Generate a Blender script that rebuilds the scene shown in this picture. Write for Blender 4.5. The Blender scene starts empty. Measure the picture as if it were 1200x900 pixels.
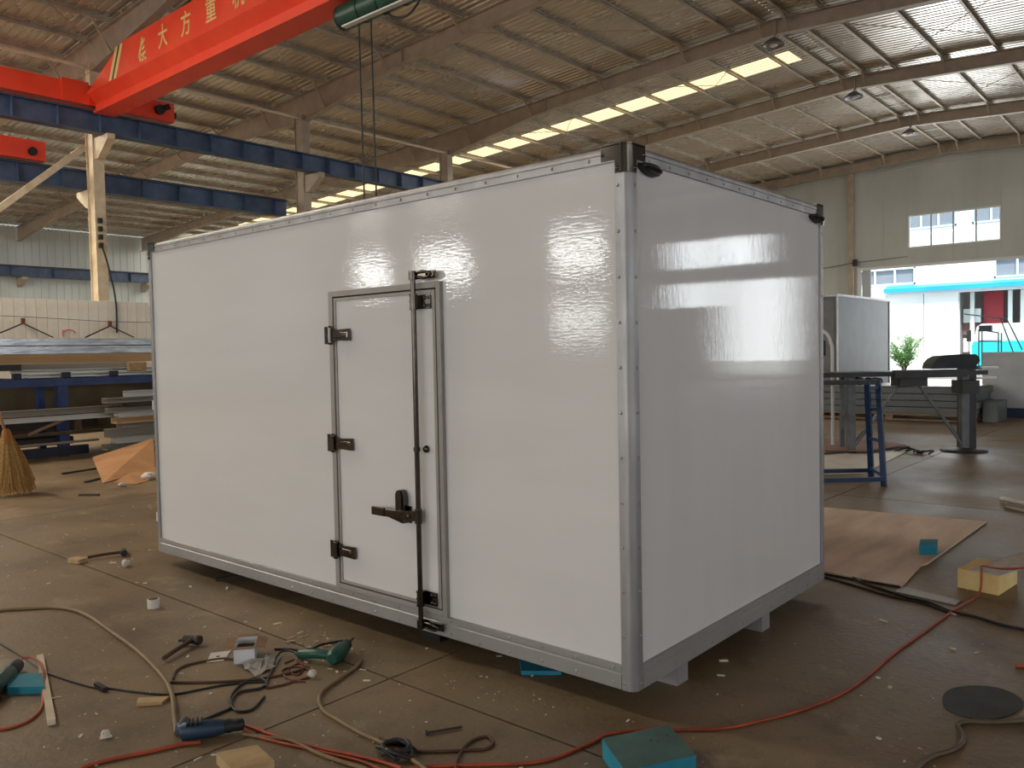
import bpy, bmesh, math, random
from mathutils import Vector, Matrix
random.seed(7)
S = bpy.context.scene
COL = S.collection
PI = math.pi

# ------------------------------------------------------------------ camera
cam_d = bpy.data.cameras.new('camera'); cam = bpy.data.objects.new('camera', cam_d); COL.objects.link(cam)
cam_d.sensor_fit = 'HORIZONTAL'; cam_d.sensor_width = 36.0; cam_d.lens = 28.9641
cam_d.clip_end = 500
cam.matrix_world = Matrix([[0.75744, -0.011201, 0.652809, 1.861453], [0.652617, 0.042672, -0.756485, -2.912824], [-0.019383, 0.999026, 0.039631, 1.55378], [0.0, 0.0, 0.0, 1.0]])
S.camera = cam

# ------------------------------------------------------------------ exposure, sky, sun
S.view_settings.view_transform = 'Standard'; S.view_settings.look = 'None'
S.view_settings.gamma = 1.0; S.view_settings.use_curve_mapping = False
S.view_settings.exposure = 0.25
W = bpy.data.worlds.new('sky'); S.world = W; W.use_nodes = True
bg = W.node_tree.nodes['Background']
bg.inputs[0].default_value = (0.86, 0.93, 1.0, 1); bg.inputs[1].default_value = 2.0
sun_d = bpy.data.lights.new('sun', 'SUN'); sun_d.energy = 5.0; sun_d.angle = 0.05; sun_d.color = (1, .95, .86)
sun = bpy.data.objects.new('sun', sun_d); COL.objects.link(sun)
sun.rotation_euler = (math.radians(38), 0, math.radians(30))

def area(name, loc, size, direction, power, color=(1, 1, 1)):
    """Daylight entering through an opening: a rectangle of that opening's size."""
    d = bpy.data.lights.new(name, 'AREA'); d.shape = 'RECTANGLE'; d.size, d.size_y = size
    d.energy = power; d.color = color
    o = bpy.data.objects.new(name, d); COL.objects.link(o); o.location = loc
    o.rotation_euler = Vector(direction).to_track_quat('-Z', 'Z').to_euler()
    return o
DAY = (.93, .97, 1.0)
WARM = (1.0, .98, .95)
# back gable (Y+): doors and windows
area('door_daylight', (-6.2, 36.1, 2.45), (8.6, 4.8), (0, -1, 0.05), 620, DAY)
area('window_daylight', (-6.9, 36.1, 6.47), (3.4, 1.4), (0, -1, -.1), 110, DAY)
area('door_daylight', (15.65, 36.1, 2.85), (3.9, 4.0), (0, -1, 0.05), 135, DAY)
area('window_daylight', (19.2, 36.1, 4.3), (2.6, 1.25), (0, -1, 0), 42, DAY)
area('window_daylight', (16.5, 36.1, 6.4), (2.1, 1.4), (0, -1, -.1), 45, DAY)
area('window_daylight', (19.15, 36.1, 6.4), (2.2, 1.4), (0, -1, -.1), 48, DAY)
# front gable (Y-), behind the photographer
for x0, x1, z0, z1, p in ((-39.5, -36.5, 5.75, 7.1, 200), (-33.6, -29.8, 5.75, 7.2, 260), (-23.9, -20.8, 5.6, 7.1, 200),
                          (-23.9, -20.8, 2.4, 3.7, 110), (-13.5, -6.5, 5.6, 7.1, 480), (3.5, 10.5, 5.6, 7.1, 460)):
    area('window_daylight', ((x0 + x1) / 2, -30.2, (z0 + z1) / 2), (x1 - x0, z1 - z0), (0, 1, 0), p, WARM)
area('door_daylight', (6.5, -30.2, 2.45), (9, 4.8), (0, 1, .05), 300, WARM)
area('door_daylight', (-12, -30.2, 2.3), (5, 4.4), (0, 1, .05), 180, WARM)
# right long wall: row of windows; last lamp is added fill without opening
for y in (-22, -10, 2, 14, 26):
    area('window_daylight', (28.4, y, 4.4), (6.0, 2.2), (-1, 0, .05), 260, DAY)
# translucent roof strips: first in view, the others added unseen as fill
for x, y, z, l, p in ((-25.2, 21.25, 8.2, 34.5, 1500), (-18, -3.1, 9.3, 13, 1500), (-29, 2.6, 8.6, 14, 1300), (-25, -15.2, 8.2, 34, 150)):
    area('skylight_daylight', (x, y, z), (l, .95), (0, 0, -1), p, (1.0, .91, .76))
# ------------------------------------------------------------------ helpers
def lin(c):
    f = lambda v: v / 12.92 if v <= .04045 else ((v + .055) / 1.055) ** 2.4
    return tuple(f(v / 255) for v in c) + (1,)
MATS = {}
def mat(name, c1, c2=None, scale=6, rough=.6, metal=0, bump=0, bscale=None, stretch=(1, 1, 1), spec=.5, coat=0, detail=6, r2=None, lo=.35, hi=.65):
    if name in MATS: return MATS[name]
    m = bpy.data.materials.new(name); m.use_nodes = True; nt = m.node_tree; N = nt.nodes; L = nt.links
    b = N['Principled BSDF']; b.inputs['Roughness'].default_value = rough; b.inputs['Metallic'].default_value = metal
    b.inputs['Specular IOR Level'].default_value = spec; b.inputs['Coat Weight'].default_value = coat
    tc = N.new('ShaderNodeTexCoord'); mp = N.new('ShaderNodeMapping'); mp.inputs['Scale'].default_value = stretch
    L.new(tc.outputs['Object'], mp.inputs[0])
    b.inputs['Base Color'].default_value = lin(c1)
    no = N.new('ShaderNodeTexNoise'); no.inputs['Scale'].default_value = scale; no.inputs['Detail'].default_value = detail
    L.new(mp.outputs[0], no.inputs['Vector'])
    cr = N.new('ShaderNodeValToRGB'); cr.color_ramp.elements[0].position = lo; cr.color_ramp.elements[1].position = hi
    cr.color_ramp.elements[0].color = lin(c1); cr.color_ramp.elements[1].color = lin(c2 or c1)
    L.new(no.outputs[0], cr.inputs[0]); L.new(cr.outputs[0], b.inputs['Base Color'])
    if r2 is not None:
        mr = N.new('ShaderNodeMapRange'); mr.inputs[1].default_value = lo; mr.inputs[2].default_value = hi
        mr.inputs[3].default_value = rough; mr.inputs[4].default_value = r2
        L.new(no.outputs[0], mr.inputs[0]); L.new(mr.outputs[0], b.inputs['Roughness'])
    if bump:
        n2 = N.new('ShaderNodeTexNoise'); n2.inputs['Scale'].default_value = bscale or scale * 4; n2.inputs['Detail'].default_value = 3
        L.new(mp.outputs[0], n2.inputs['Vector'])
        bp = N.new('ShaderNodeBump'); bp.inputs['Strength'].default_value = bump; bp.inputs['Distance'].default_value = .01
        L.new(n2.outputs[0], bp.inputs['Height']); L.new(bp.outputs[0], b.inputs['Normal'])
    MATS[name] = m; return m

class MB:
    """Collects shapes in world coordinates; build() links them as one mesh object."""
    def __init__(s): s.v = []; s.f = []; s.sm = []
    def add(s, vs, fs, smooth=False):
        k = len(s.v); s.v += [Vector(p) for p in vs]; s.f += [tuple(i + k for i in f) for f in fs]; s.sm += [smooth] * len(fs)
        return s
    def box(s, c0, c1):
        (a, b, c), (d, e, f) = c0, c1
        return s.add([(a, b, c), (d, b, c), (d, e, c), (a, e, c), (a, b, f), (d, b, f), (d, e, f), (a, e, f)],
                     [(0, 3, 2, 1), (4, 5, 6, 7), (0, 1, 5, 4), (1, 2, 6, 5), (2, 3, 7, 6), (3, 0, 4, 7)])
    def bbox(s, c0, c1, r):
        """box with chamfered edges (all 12)"""
        bm = bmesh.new(); bmesh.ops.create_cube(bm, size=1)
        for v in bm.verts:
            v.co = Vector([(c0[i] + c1[i]) / 2 + v.co[i] * (c1[i] - c0[i]) for i in range(3)])
        bmesh.ops.bevel(bm, geom=bm.edges[:], offset=r, segments=2, affect='EDGES', profile=.5)
        bm.verts.index_update()
        s.add([v.co.copy() for v in bm.verts], [tuple(v.index for v in f.verts) for f in bm.faces]); bm.free(); return s
    def obox(s, p0, p1, w, h, up=(0, 0, 1)):
        """bar of section w (sideways) x h (up) from p0 to p1"""
        p0, p1 = Vector(p0), Vector(p1); d = (p1 - p0).normalized(); sd = d.cross(Vector(up))
        if sd.length < 1e-4: sd = d.cross(Vector((1, 0, 0)))
        sd.normalize(); u = sd.cross(d)
        q = []
        for p in (p0, p1):
            for a, b in ((-1, -1), (1, -1), (1, 1), (-1, 1)): q.append(p + sd * a * w / 2 + u * b * h / 2)
        return s.add(q, [(0, 3, 2, 1), (4, 5, 6, 7), (0, 1, 5, 4), (1, 2, 6, 5), (2, 3, 7, 6), (3, 0, 4, 7)])
    def ext(s, poly, o, ax, ay, d, smooth=False, caps=True):
        """polygon (u,v) in plane (ax,ay) at o, extruded by vector d"""
        o, ax, ay, d = map(Vector, (o, ax, ay, d)); n = len(poly)
        a = [o + ax * u + ay * v for u, v in poly]; fs = [(i, (i + 1) % n, (i + 1) % n + n, i + n) for i in range(n)]
        s.add(a + [p + d for p in a], fs, smooth)
        if caps: s.add(a, [tuple(range(n))[::-1]]); s.add([p + d for p in a], [tuple(range(n))])
        return s
    def cyl(s, p0, p1, r0, r1=None, n=12, caps=True, smooth=True):
        r1 = r0 if r1 is None else r1
        p0, p1 = Vector(p0), Vector(p1); d = (p1 - p0).normalized()
        x = d.orthogonal().normalized(); y = d.cross(x)
        a = [p0 + (x * math.cos(t) + y * math.sin(t)) * r0 for t in [2 * PI * i / n for i in range(n)]]
        b = [p1 + (x * math.cos(t) + y * math.sin(t)) * r1 for t in [2 * PI * i / n for i in range(n)]]
        s.add(a + b, [(i, (i + 1) % n, (i + 1) % n + n, i + n) for i in range(n)], smooth)
        if caps: s.add(a, [tuple(range(n))[::-1]]); s.add(b, [tuple(range(n))])
        return s
    def lathe(s, prof, o, axis=(0, 0, 1), n=16):
        o, d = Vector(o), Vector(axis).normalized(); x = d.orthogonal().normalized(); y = d.cross(x); vs = []
        for r, h in prof:
            for i in range(n):
                t = 2 * PI * i / n; vs.append(o + d * h + (x * math.cos(t) + y * math.sin(t)) * r)
        fs = [(k * n + i, k * n + (i + 1) % n, (k + 1) * n + (i + 1) % n, (k + 1) * n + i) for k in range(len(prof) - 1) for i in range(n)]
        s.add(vs, fs, True)
        s.add(vs[:n], [tuple(range(n))[::-1]]); s.add(vs[-n:], [tuple(range(n))]); return s
    def tube(s, pts, r, n=6, smooth_steps=6):
        P = [Vector(p) for p in pts]
        if smooth_steps > 1 and len(P) > 2:
            Q = [P[0] * 2 - P[1]] + P + [P[-1] * 2 - P[-2]]; out = []
            for i in range(1, len(Q) - 2):
                a, b, c, d = Q[i - 1:i + 3]
                for k in range(smooth_steps):
                    t = k / smooth_steps
                    out.append(.5 * (2 * b + (c - a) * t + (2 * a - 5 * b + 4 * c - d) * t * t + (3 * b - a - 3 * c + d) * t ** 3))
            P = out + [P[-1]]
        vs = []; ref = None
        for i, p in enumerate(P):
            d = (P[min(i + 1, len(P) - 1)] - P[max(i - 1, 0)])
            d = d.normalized() if d.length > 1e-9 else Vector((1, 0, 0))
            x = (d.orthogonal() if ref is None else ref - d * ref.dot(d)).normalized(); ref = x; y = d.cross(x)
            vs += [p + (x * math.cos(t) + y * math.sin(t)) * r for t in [2 * PI * j / n for j in range(n)]]
        m = len(P)
        s.add(vs, [(k * n + i, k * n + (i + 1) % n, (k + 1) * n + (i + 1) % n, (k + 1) * n + i) for k in range(m - 1) for i in range(n)], True)
        s.add(vs[:n], [tuple(range(n))[::-1]]); s.add(vs[-n:], [tuple(range(n))]); return s
    def quad(s, *p): return s.add(p, [tuple(range(len(p)))])
    def plate(s, pts, t, up=(0, 0, 1)):
        """polygon in space given thickness t along up"""
        n = len(pts); u = Vector(up) * t; a = [Vector(p) for p in pts]
        return s.add(a + [p + u for p in a], [tuple(range(n))[::-1], tuple(range(n, 2 * n))] + [(i, (i + 1) % n, (i + 1) % n + n, i + n) for i in range(n)])
    def xf(s, M, k=0):
        for i in range(k, len(s.v)): s.v[i] = M @ s.v[i]
        return s
    def build(s, name, m, parent=None, origin=None, smooth=None):
        me = bpy.data.meshes.new(name); o = bpy.data.objects.new(name, me); COL.objects.link(o)
        if parent is not None:
            o.parent = parent; org = ORG[parent.name_full]
        elif origin is not None: org = Vector(origin); o.location = org
        else:
            xs = [v.x for v in s.v]; ys = [v.y for v in s.v]
            org = Vector(((min(xs) + max(xs)) / 2, (min(ys) + max(ys)) / 2, min(v.z for v in s.v))); o.location = org
        ORG[o.name_full] = org
        me.from_pydata([v - org for v in s.v], [], s.f); me.materials.append(m)
        me.polygons.foreach_set('use_smooth', s.sm)
        bm = bmesh.new(); bm.from_mesh(me); bmesh.ops.recalc_face_normals(bm, faces=bm.faces[:]); bm.to_mesh(me); bm.free()
        return o
ORG = {}
def tag(o, label=None, cat=None, group=None, kind=None):
    if label: o['label'] = label
    if cat: o['category'] = cat
    if group: o['group'] = group
    if kind: o['kind'] = kind
    return o
def thing(name, label, cat, loc=(0, 0, 0), group=None, kind=None):
    o = bpy.data.objects.new(name, None); COL.objects.link(o); o.location = loc; o.empty_display_size = .1
    ORG[o.name_full] = Vector(loc); return tag(o, label, cat, group, kind)
def single(mb, name, m, label, cat, group=None, kind=None, origin=None):
    return tag(mb.build(name, m, None, origin), label, cat, group, kind)
def clone(o, parent, offset):
    c = o.copy(); COL.objects.link(c); c.parent = parent; c.location = o.location + Vector(offset); return c
def dup(root, offset, label=None):
    r = root.copy(); COL.objects.link(r); r.location = root.location + Vector(offset)
    for ch in list(root.children):
        c = ch.copy(); COL.objects.link(c); c.parent = r
        for g in list(ch.children):
            d = g.copy(); COL.objects.link(d); d.parent = c
    if label: r['label'] = label
    return r
def rect_minus(x0, x1, z0, z1, holes):
    """split a rectangle into rectangles leaving holes out"""
    xs = sorted({x0, x1} | {h[0] for h in holes} | {h[1] for h in holes}); out = []
    for a, b in zip(xs, xs[1:]):
        cuts = sorted([(h[2], h[3]) for h in holes if h[0] <= a and h[1] >= b]); z = z0
        for c, d in cuts:
            if c > z: out.append((a, b, z, c))
            z = d
        if z < z1: out.append((a, b, z, z1))
    return out

# ------------------------------------------------------------------ materials
def floor_mat():
    m = mat('dirty_concrete', (146, 124, 94), (108, 92, 70), .7, rough=.62, r2=.42, bump=.25, bscale=28, lo=.3, hi=.7)
    nt = m.node_tree; N = nt.nodes; L = nt.links; b = N['Principled BSDF']; src = b.inputs['Base Color'].links[0].from_socket
    g = N.new('ShaderNodeNewGeometry')
    def layer(src, scale, lo, hi, col, amount, detail=5, rough=.6):
        no = N.new('ShaderNodeTexNoise'); no.inputs['Scale'].default_value = scale; no.inputs['Detail'].default_value = detail; no.inputs['Roughness'].default_value = rough
        L.new(g.outputs['Position'], no.inputs['Vector'])
        mr = N.new('ShaderNodeMapRange'); mr.inputs[1].default_value = lo; mr.inputs[2].default_value = hi; mr.inputs[4].default_value = amount
        L.new(no.outputs[0], mr.inputs[0]); mx = N.new('ShaderNodeMix'); mx.data_type = 'RGBA'
        L.new(mr.outputs[0], mx.inputs[0]); L.new(src, mx.inputs[6]); mx.inputs[7].default_value = lin(col); return mx.outputs[2]
    o = layer(src, 1.7, .50, .68, (84, 66, 46), .55)          # oily brown patches
    o = layer(o, 7.0, .55, .72, (78, 64, 48), .55, 8, .7)      # smaller scuffs
    o = layer(o, 3.1, .58, .75, (176, 160, 134), .5)          # dusty pale patches
    o = layer(o, 55, .66, .74, (196, 184, 160), .6, 2)        # pale grit
    o = layer(o, 38, .66, .74, (52, 42, 32), .6, 2)           # dark grit
    L.new(o, b.inputs['Base Color']); return m
M_floor = floor_mat()
M_joint = mat('joint_dirt', (40, 33, 26), (56, 46, 36), 12, rough=.95)
M_roof = mat('galvanised_roof_sheet', (222, 217, 208), (204, 197, 186), .8, rough=.2, metal=.62, r2=.38, stretch=(.4, .7, 1))
M_steel_paint = mat('grey_brown_paint', (188, 174, 156), (170, 156, 140), 3, rough=.6)
M_purlin = mat('purlin_paint', (200, 188, 170), (178, 166, 148), 3, rough=.5, metal=.1)
M_column = mat('cream_paint', (226, 210, 180), (204, 184, 152), 4, rough=.6)
M_blue_beam = mat('dark_blue_paint', (82, 102, 134), (66, 84, 112), 3, rough=.5)
M_red = mat('orange_red_paint', (255, 84, 52), (250, 74, 46), 2, rough=.45)
M_clad = mat('cladding_grey_green', (202, 206, 203), (186, 191, 187), .6, rough=.6, stretch=(1, 1, .25))
M_cladleft = mat('cladding_pale_blue', (214, 224, 226), (196, 206, 208), .8, rough=.55, stretch=(1, 1, .2))
M_panelwhite = mat('sandwich_panel_cream', (238, 234, 222), (224, 218, 204), 3, rough=.5)
M_white_frame = mat('white_frame', (225, 228, 228), None, rough=.4)
M_frp = mat('white_gelcoat', (230, 229, 229), (226, 225, 225), 1.5, rough=.03, bump=.04, bscale=30, stretch=(.6, 1, 3), coat=.0)
M_frp2 = mat('white_gelcoat_end', (230, 229, 229), (226, 225, 225), 1.5, rough=.03, bump=.028, bscale=30, stretch=(1, 3, .4), coat=.0)
M_alu = mat('brushed_aluminium', (178, 177, 177), (162, 161, 162), 9, rough=.42, metal=.75, r2=.5, stretch=(1, 1, .3))
M_alu_dull = mat('dull_aluminium', (168, 167, 165), (158, 157, 155), 3, rough=.45, metal=.3)
M_chrome = mat('chrome', (104, 99, 95), None, rough=.1, metal=1)
M_stainless = mat('stainless', (100, 93, 87), (84, 78, 72), 14, rough=.16, metal=1)
M_black = mat('black_rubber', (24, 24, 26), (34, 34, 36), 20, rough=.5)
M_lampblack = mat('smoked_lens', (38, 40, 44), None, rough=.18)
M_glass_m = bpy.data.materials.new('window_glass'); M_glass_m.use_nodes = True
_n = M_glass_m.node_tree.nodes; _l = M_glass_m.node_tree.links
_t = _n.new('ShaderNodeBsdfTransparent'); _t.inputs[0].default_value = (.93, .96, .97, 1); _g = _n.new('ShaderNodeBsdfGlossy'); _g.inputs['Roughness'].default_value = .03
_mx = _n.new('ShaderNodeMixShader'); _mx.inputs[0].default_value = .06
_l.new(_t.outputs[0], _mx.inputs[1]); _l.new(_g.outputs[0], _mx.inputs[2]); _l.new(_mx.outputs[0], _n['Material Output'].inputs[0])
M_skylight = bpy.data.materials.new('translucent_sheet'); M_skylight.use_nodes = True
_n = M_skylight.node_tree.nodes; _l = M_skylight.node_tree.links
_t = _n.new('ShaderNodeBsdfTranslucent'); _t.inputs[0].default_value = (.58, .45, .235, 1)
_l.new(_t.outputs[0], _n['Material Output'].inputs[0])

# ------------------------------------------------------------------ the hall
RX, XL, XR, Y0, Y1 = -7.0, -42.8, 28.8, -30.5, 36.3
SL = .055
def zt(x): return 10.0 - SL * abs(x - RX)            # top of the rafters
def zr(x): return zt(x) + .12                          # underside of the roof sheet
FR = [-6.2 + 6.08 * k for k in range(0, 8)]           # frames in view: -6.2 ... 36.36
FR[-1] = 36.05

# floor: base plus slabs with recessed joints
fl = MB().box((XL, Y0, -.25), (XR, Y1 + .3, -.02)).build('floor', M_joint, None, (0, 0, 0)); tag(fl, 'dirty brown concrete floor of the workshop hall', 'floor', kind='structure')
xs = [XL] + [-1.14 + 6 * k for k in range(-3, 4)] + [XR]; ys = [Y0] + [-.37 + 6.1 * k for k in range(-1, 7)] + [Y1 + .3]
for a, b in zip(xs, xs[1:]):
    for c, d in zip(ys, ys[1:]):
        MB().box((a + .006, c + .006, -.02), (b - .006, d - .006, 0)).build('slab', M_floor, fl)

# roof: corrugated sheet, ribs running down the slope, one translucent strip in view between the fourth and fifth frame, three added unseen for fill light
SKYX = RX - .75
STRIPS = [(-15.7, -14.7, XL, SKYX), (-3.6, -2.6, XL, SKYX), (2.1, 3.1, XL, -21), (20.75, 21.75, XL, SKYX)]
def sheet(y0, y1, xa, xb, mb, pitch=.2):
    n = max(1, int(round((y1 - y0) / pitch))); p = (y1 - y0) / n; prof = []
    for k in range(n):
        y = y0 + k * p; prof += [(y, 0), (y + p * .62, 0), (y + p * .72, .03), (y + p * .9, .03)]
    prof.append((y1, 0))
    vs = [(xa, y, zr(xa) + h) for y, h in prof] + [(xb, y, zr(xb) + h) for y, h in prof]; m = len(prof)
    mb.add(vs, [(i, i + 1, i + 1 + m, i + m) for i in range(m - 1)])
roof = MB(); sheet(Y0, Y1, RX, XR, roof); ya = Y0; sk = []
for p0, p1, xa, xb in STRIPS:
    sheet(ya, p0, XL, RX, roof); sheet(p0, p1, xb, RX, roof); ya = p1
    k = MB(); sheet(p0, p1, xa, xb, k); sk.append(k)
sheet(ya, Y1, XL, RX, roof)
ceil = roof.build('ceiling', M_roof, None, (0, 0, 0)); tag(ceil, 'corrugated galvanised roof on steel purlins', 'ceiling', kind='structure')
for k in sk: tag(k.build('skylight_strip', M_skylight, ceil), 'translucent warm skylight strip')
# purlins: one C section per bay, sharing one mesh
offs = [.34, 1.2] + [2.58 + 1.39 * i for i in range(24)]
PX = [RX - o for o in offs if RX - o > XL] + [RX + o for o in offs if RX + o < XR]
proto = {}
C_PROF = [(-.035, 0), (.035, 0), (.035, .02), (-.022, .02), (-.022, .10), (.035, .10), (.035, .12), (-.035, .12)]
for x in PX:
    if x < -41.5 or x > 20: continue
    for a, b in zip(FR, FR[1:]):
        if x > 6 and a < 5: continue
        if x < -30 and a < 5: continue
        if 'p' not in proto:
            proto['p'] = MB().ext(C_PROF, (0, .03, 0), (1, 0, 0), (0, 0, 1), (0, 6.02, 0)).build('purlin', M_purlin, ceil)
            proto['p'].location = (x, a, zt(x)); continue
        c = proto['p'].copy(); COL.objects.link(c); c.parent = ceil; c.location = (x, a, zt(x))
# white ladder bars between the two ridge purlins
proto_bar = None
for a in FR[3:-1]:
    for t in (.25, .5, .75):
        if proto_bar is None:
            proto_bar = MB().box((-.31, -.035, 0), (.31, .035, .03)).build('ridge_bar', M_white_frame, ceil); proto_bar.location = (RX, a + 6.08 * t, zt(RX) + .06); continue
        c = proto_bar.copy(); COL.objects.link(c); c.parent = ceil; c.location = (RX, a + 6.08 * t, zt(RX) + .06)
# thin roof bracing rods
for a, b in zip(FR[1:], FR[2:]):
    for xa, xb in ((-19.1, -13.1), (-13.1, -7.4), (-6.6, -1)):
        m = MB().tube([(xa, a, zt(xa) - .08), (xb, b, zt(xb) - .08)], .011, 5, 1)
        m.tube([(xb, a, zt(xb) - .08), (xa, b, zt(xa) - .08)], .011, 5, 1)
        m.build('brace_rod', M_steel_paint, ceil)

# rafters
CX = -19.2
def depth(x):
    d = .38
    if abs(x - CX) < 4.5: d += .42 * (1 - abs(x - CX) / 4.5)
    if x < XL + 5: d += .3 * (XL + 5 - x) / 5
    return d
RN = ['brown roof rafter nearest the camera, high above the white box', 'brown roof rafter over the near crane column, behind the red girder',
      'brown roof rafter meeting the middle grey column at the blue runway beam', 'brown roof rafter just before the warm skylight strip',
      'brown roof rafter just beyond the warm skylight strip', 'second brown roof rafter from the window gable', 'brown roof rafter against the window gable']
RN = ['brown roof rafter above and behind the camera'] + RN
for i, y in enumerate(FR):
    r = thing('rafter', RN[i], 'rafter', (RX, y, zt(RX)), kind='structure')
    X = [XL + .15, XL + 5, CX - 4.5, CX, CX + 4.5, RX, XR - .2]
    web = MB(); top = MB(); bot = MB()
    for a, b in zip(X, X[1:]):
        za, zb, da, db = zt(a), zt(b), depth(a), depth(b)
        web.add([(a, y - .006, za), (b, y - .006, zb), (b, y - .006, zb - db), (a, y - .006, za - da), (a, y + .006, za), (b, y + .006, zb), (b, y + .006, zb - db), (a, y + .006, za - da)],
                [(0, 1, 2, 3), (7, 6, 5, 4), (0, 4, 5, 1), (2, 6, 7, 3)])
        for mb, z0, z1 in ((top, za - .014, zb - .014), (bot, za - da - .014, zb - db - .014)):
            mb.add([(a, y - .1, z0), (b, y - .1, z1), (b, y + .1, z1), (a, y + .1, z0), (a, y - .1, z0 + .014), (b, y - .1, z1 + .014), (b, y + .1, z1 + .014), (a, y + .1, z0 + .014)],
                   [(0, 1, 2, 3), (7, 6, 5, 4), (0, 4, 5, 1), (2, 6, 7, 3), (1, 5, 6, 2), (3, 7, 4, 0)])
    web.build('web', M_steel_paint, r); top.build('top_flange', M_steel_paint, r); bot.build('bottom_flange', M_steel_paint, r)
    for j, x in enumerate(PX):
        if j % 2 or x > 18 or x < -40: continue
        for sgn in (-1, 1):
            if (i == 0 and sgn < 0) or (i == len(FR) - 1 and sgn > 0): continue
            MB().obox((x, y + sgn * .08, zt(x) - depth(x) + .03), (x, y + sgn * .5, zt(x) + .02), .045, .045).build('fly_brace', M_steel_paint, r)
    # splice plates
    for x in (CX + 4.6, CX - 4.6, RX, RX + 9):
        MB().box((x - .02, y - .1, zt(x) - depth(x) - .05), (x + .02, y + .1, zt(x))).build('splice_plate', M_steel_paint, r)

# interior columns carrying the crane beams
CN = ['cream steel column carrying the crane beam, with a diagonal brace, left of the white box', 'grey steel column behind the white box where the second dark beam ends',
      'short visible grey steel column top behind the white box, nearest its corner']
for i, y in enumerate(FR[2:5]):
    c = thing('column', CN[i], 'column', (CX, y, 0))
    m = MB(); h = zt(CX) - .6
    m.box((CX - .2, y - .13, 0), (CX - .18, y + .13, h)).box((CX + .18, y - .13, 0), (CX + .2, y + .13, h)).box((CX - .18, y - .09, 0), (CX + .18, y - .075, h)).box((CX - .18, y + .075, 0), (CX + .18, y + .09, h))
    m.build('shaft', M_column if i == 0 else M_steel_paint, c)
    b = MB().ext([(0, 0), (.75, 0), (.75, -.12), (.2, -.5), (0, -.5)], (CX + .19, y - .09, 6.93), (1, 0, 0), (0, 0, 1), (0, .18, 0))
    b.build('crane_bracket', M_column if i == 0 else M_steel_paint, c)
    b = MB().ext([(0, 0), (-.75, 0), (-.75, -.12), (-.2, -.45), (0, -.45)], (CX - .19, y - .09, 5.76), (1, 0, 0), (0, 0, 1), (0, .18, 0))
    b.build('crane_bracket', M_column if i == 0 else M_steel_paint, c)
    if i == 0:
        p = (5.701, 6.714); q = (3.773, 4.586)
        MB().obox((CX + .05, p[0], p[1]), (CX + .05, q[0] - 2.2, q[1] - 1.55), .14, .14).build('diagonal_brace', M_column, c)
        bl = MB()
        for zz in (5.0, 4.8, 4.6, 4.4): bl.box((CX + .2, y - .08, zz - .12), (CX + .3, y + .0, zz))
        bl.build('conductor_insulator', M_black, c)
        MB().tube([(CX + .26, y - .03, 4.35), (CX + .3, y + .1, 3.8), (CX + .34, y + .22, 3.0), (CX + .34, y + .22, 2.2)], .022, 6).build('cable', M_black, c)
# tie pipe along the column heads
single(MB().tube([(CX + .15, -6, 8.62), (CX + .15, 30, 8.62)], .045, 8, 1), 'tie_pipe', mat('pale_pipe', (222, 206, 180), None, rough=.45), 'pale thin steel tie pipe running along the column heads', 'pipe', kind='structure')

# crane runway beams: web, flanges, stiffeners
def runway(x, z0, z1, ya, yb, label, step=.95, w=.16):
    t = thing('runway_beam', label, 'beam', (x, (ya + yb) / 2, z0))
    MB().box((x - .008, ya, z0), (x + .008, yb, z1)).build('web', M_blue_beam, t)
    for z in (z0, z1 - .016): MB().box((x - w, ya, z), (x + w, yb, z + .016)).build('flange', M_blue_beam, t)
    MB().box((x - .03, ya, z1), (x + .03, yb, z1 + .05)).build('rail', mat('rust_rail', (88, 52, 40), (60, 42, 36), 8, rough=.7), t)
    y = ya + .4; p = None
    while y < yb:
        if p is None:
            p = MB().box((x - w + .02, y - .006, z0 + .016), (x + w - .02, y + .006, z1 - .016)).build('stiffener', M_blue_beam, t); y0 = y
        else: clone(p, t, (0, y - y0, 0))
        y += step
    return t
runway(-18.55, 6.94, 7.42, -6, 30, 'near dark blue crane runway beam carrying the red girder')
runway(-19.85, 5.78, 6.26, -6, 11.85, 'second dark blue crane runway beam, ending at the middle grey column', 1.0)
b3 = runway(-42.2, 5.62, 6.12, -6, 35.8, 'dark blue crane runway beam fixed along the pale corrugated far wall', 1.9)
for y in FR[2:]:
    MB().ext([(0, 0), (.8, 0), (.8, -.12), (0, -.45)], (-42.7, y - .12, 5.6), (1, 0, 0), (0, 0, 1), (0, .24, 0)).build('wall_bracket', M_steel_paint, b3)

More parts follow.
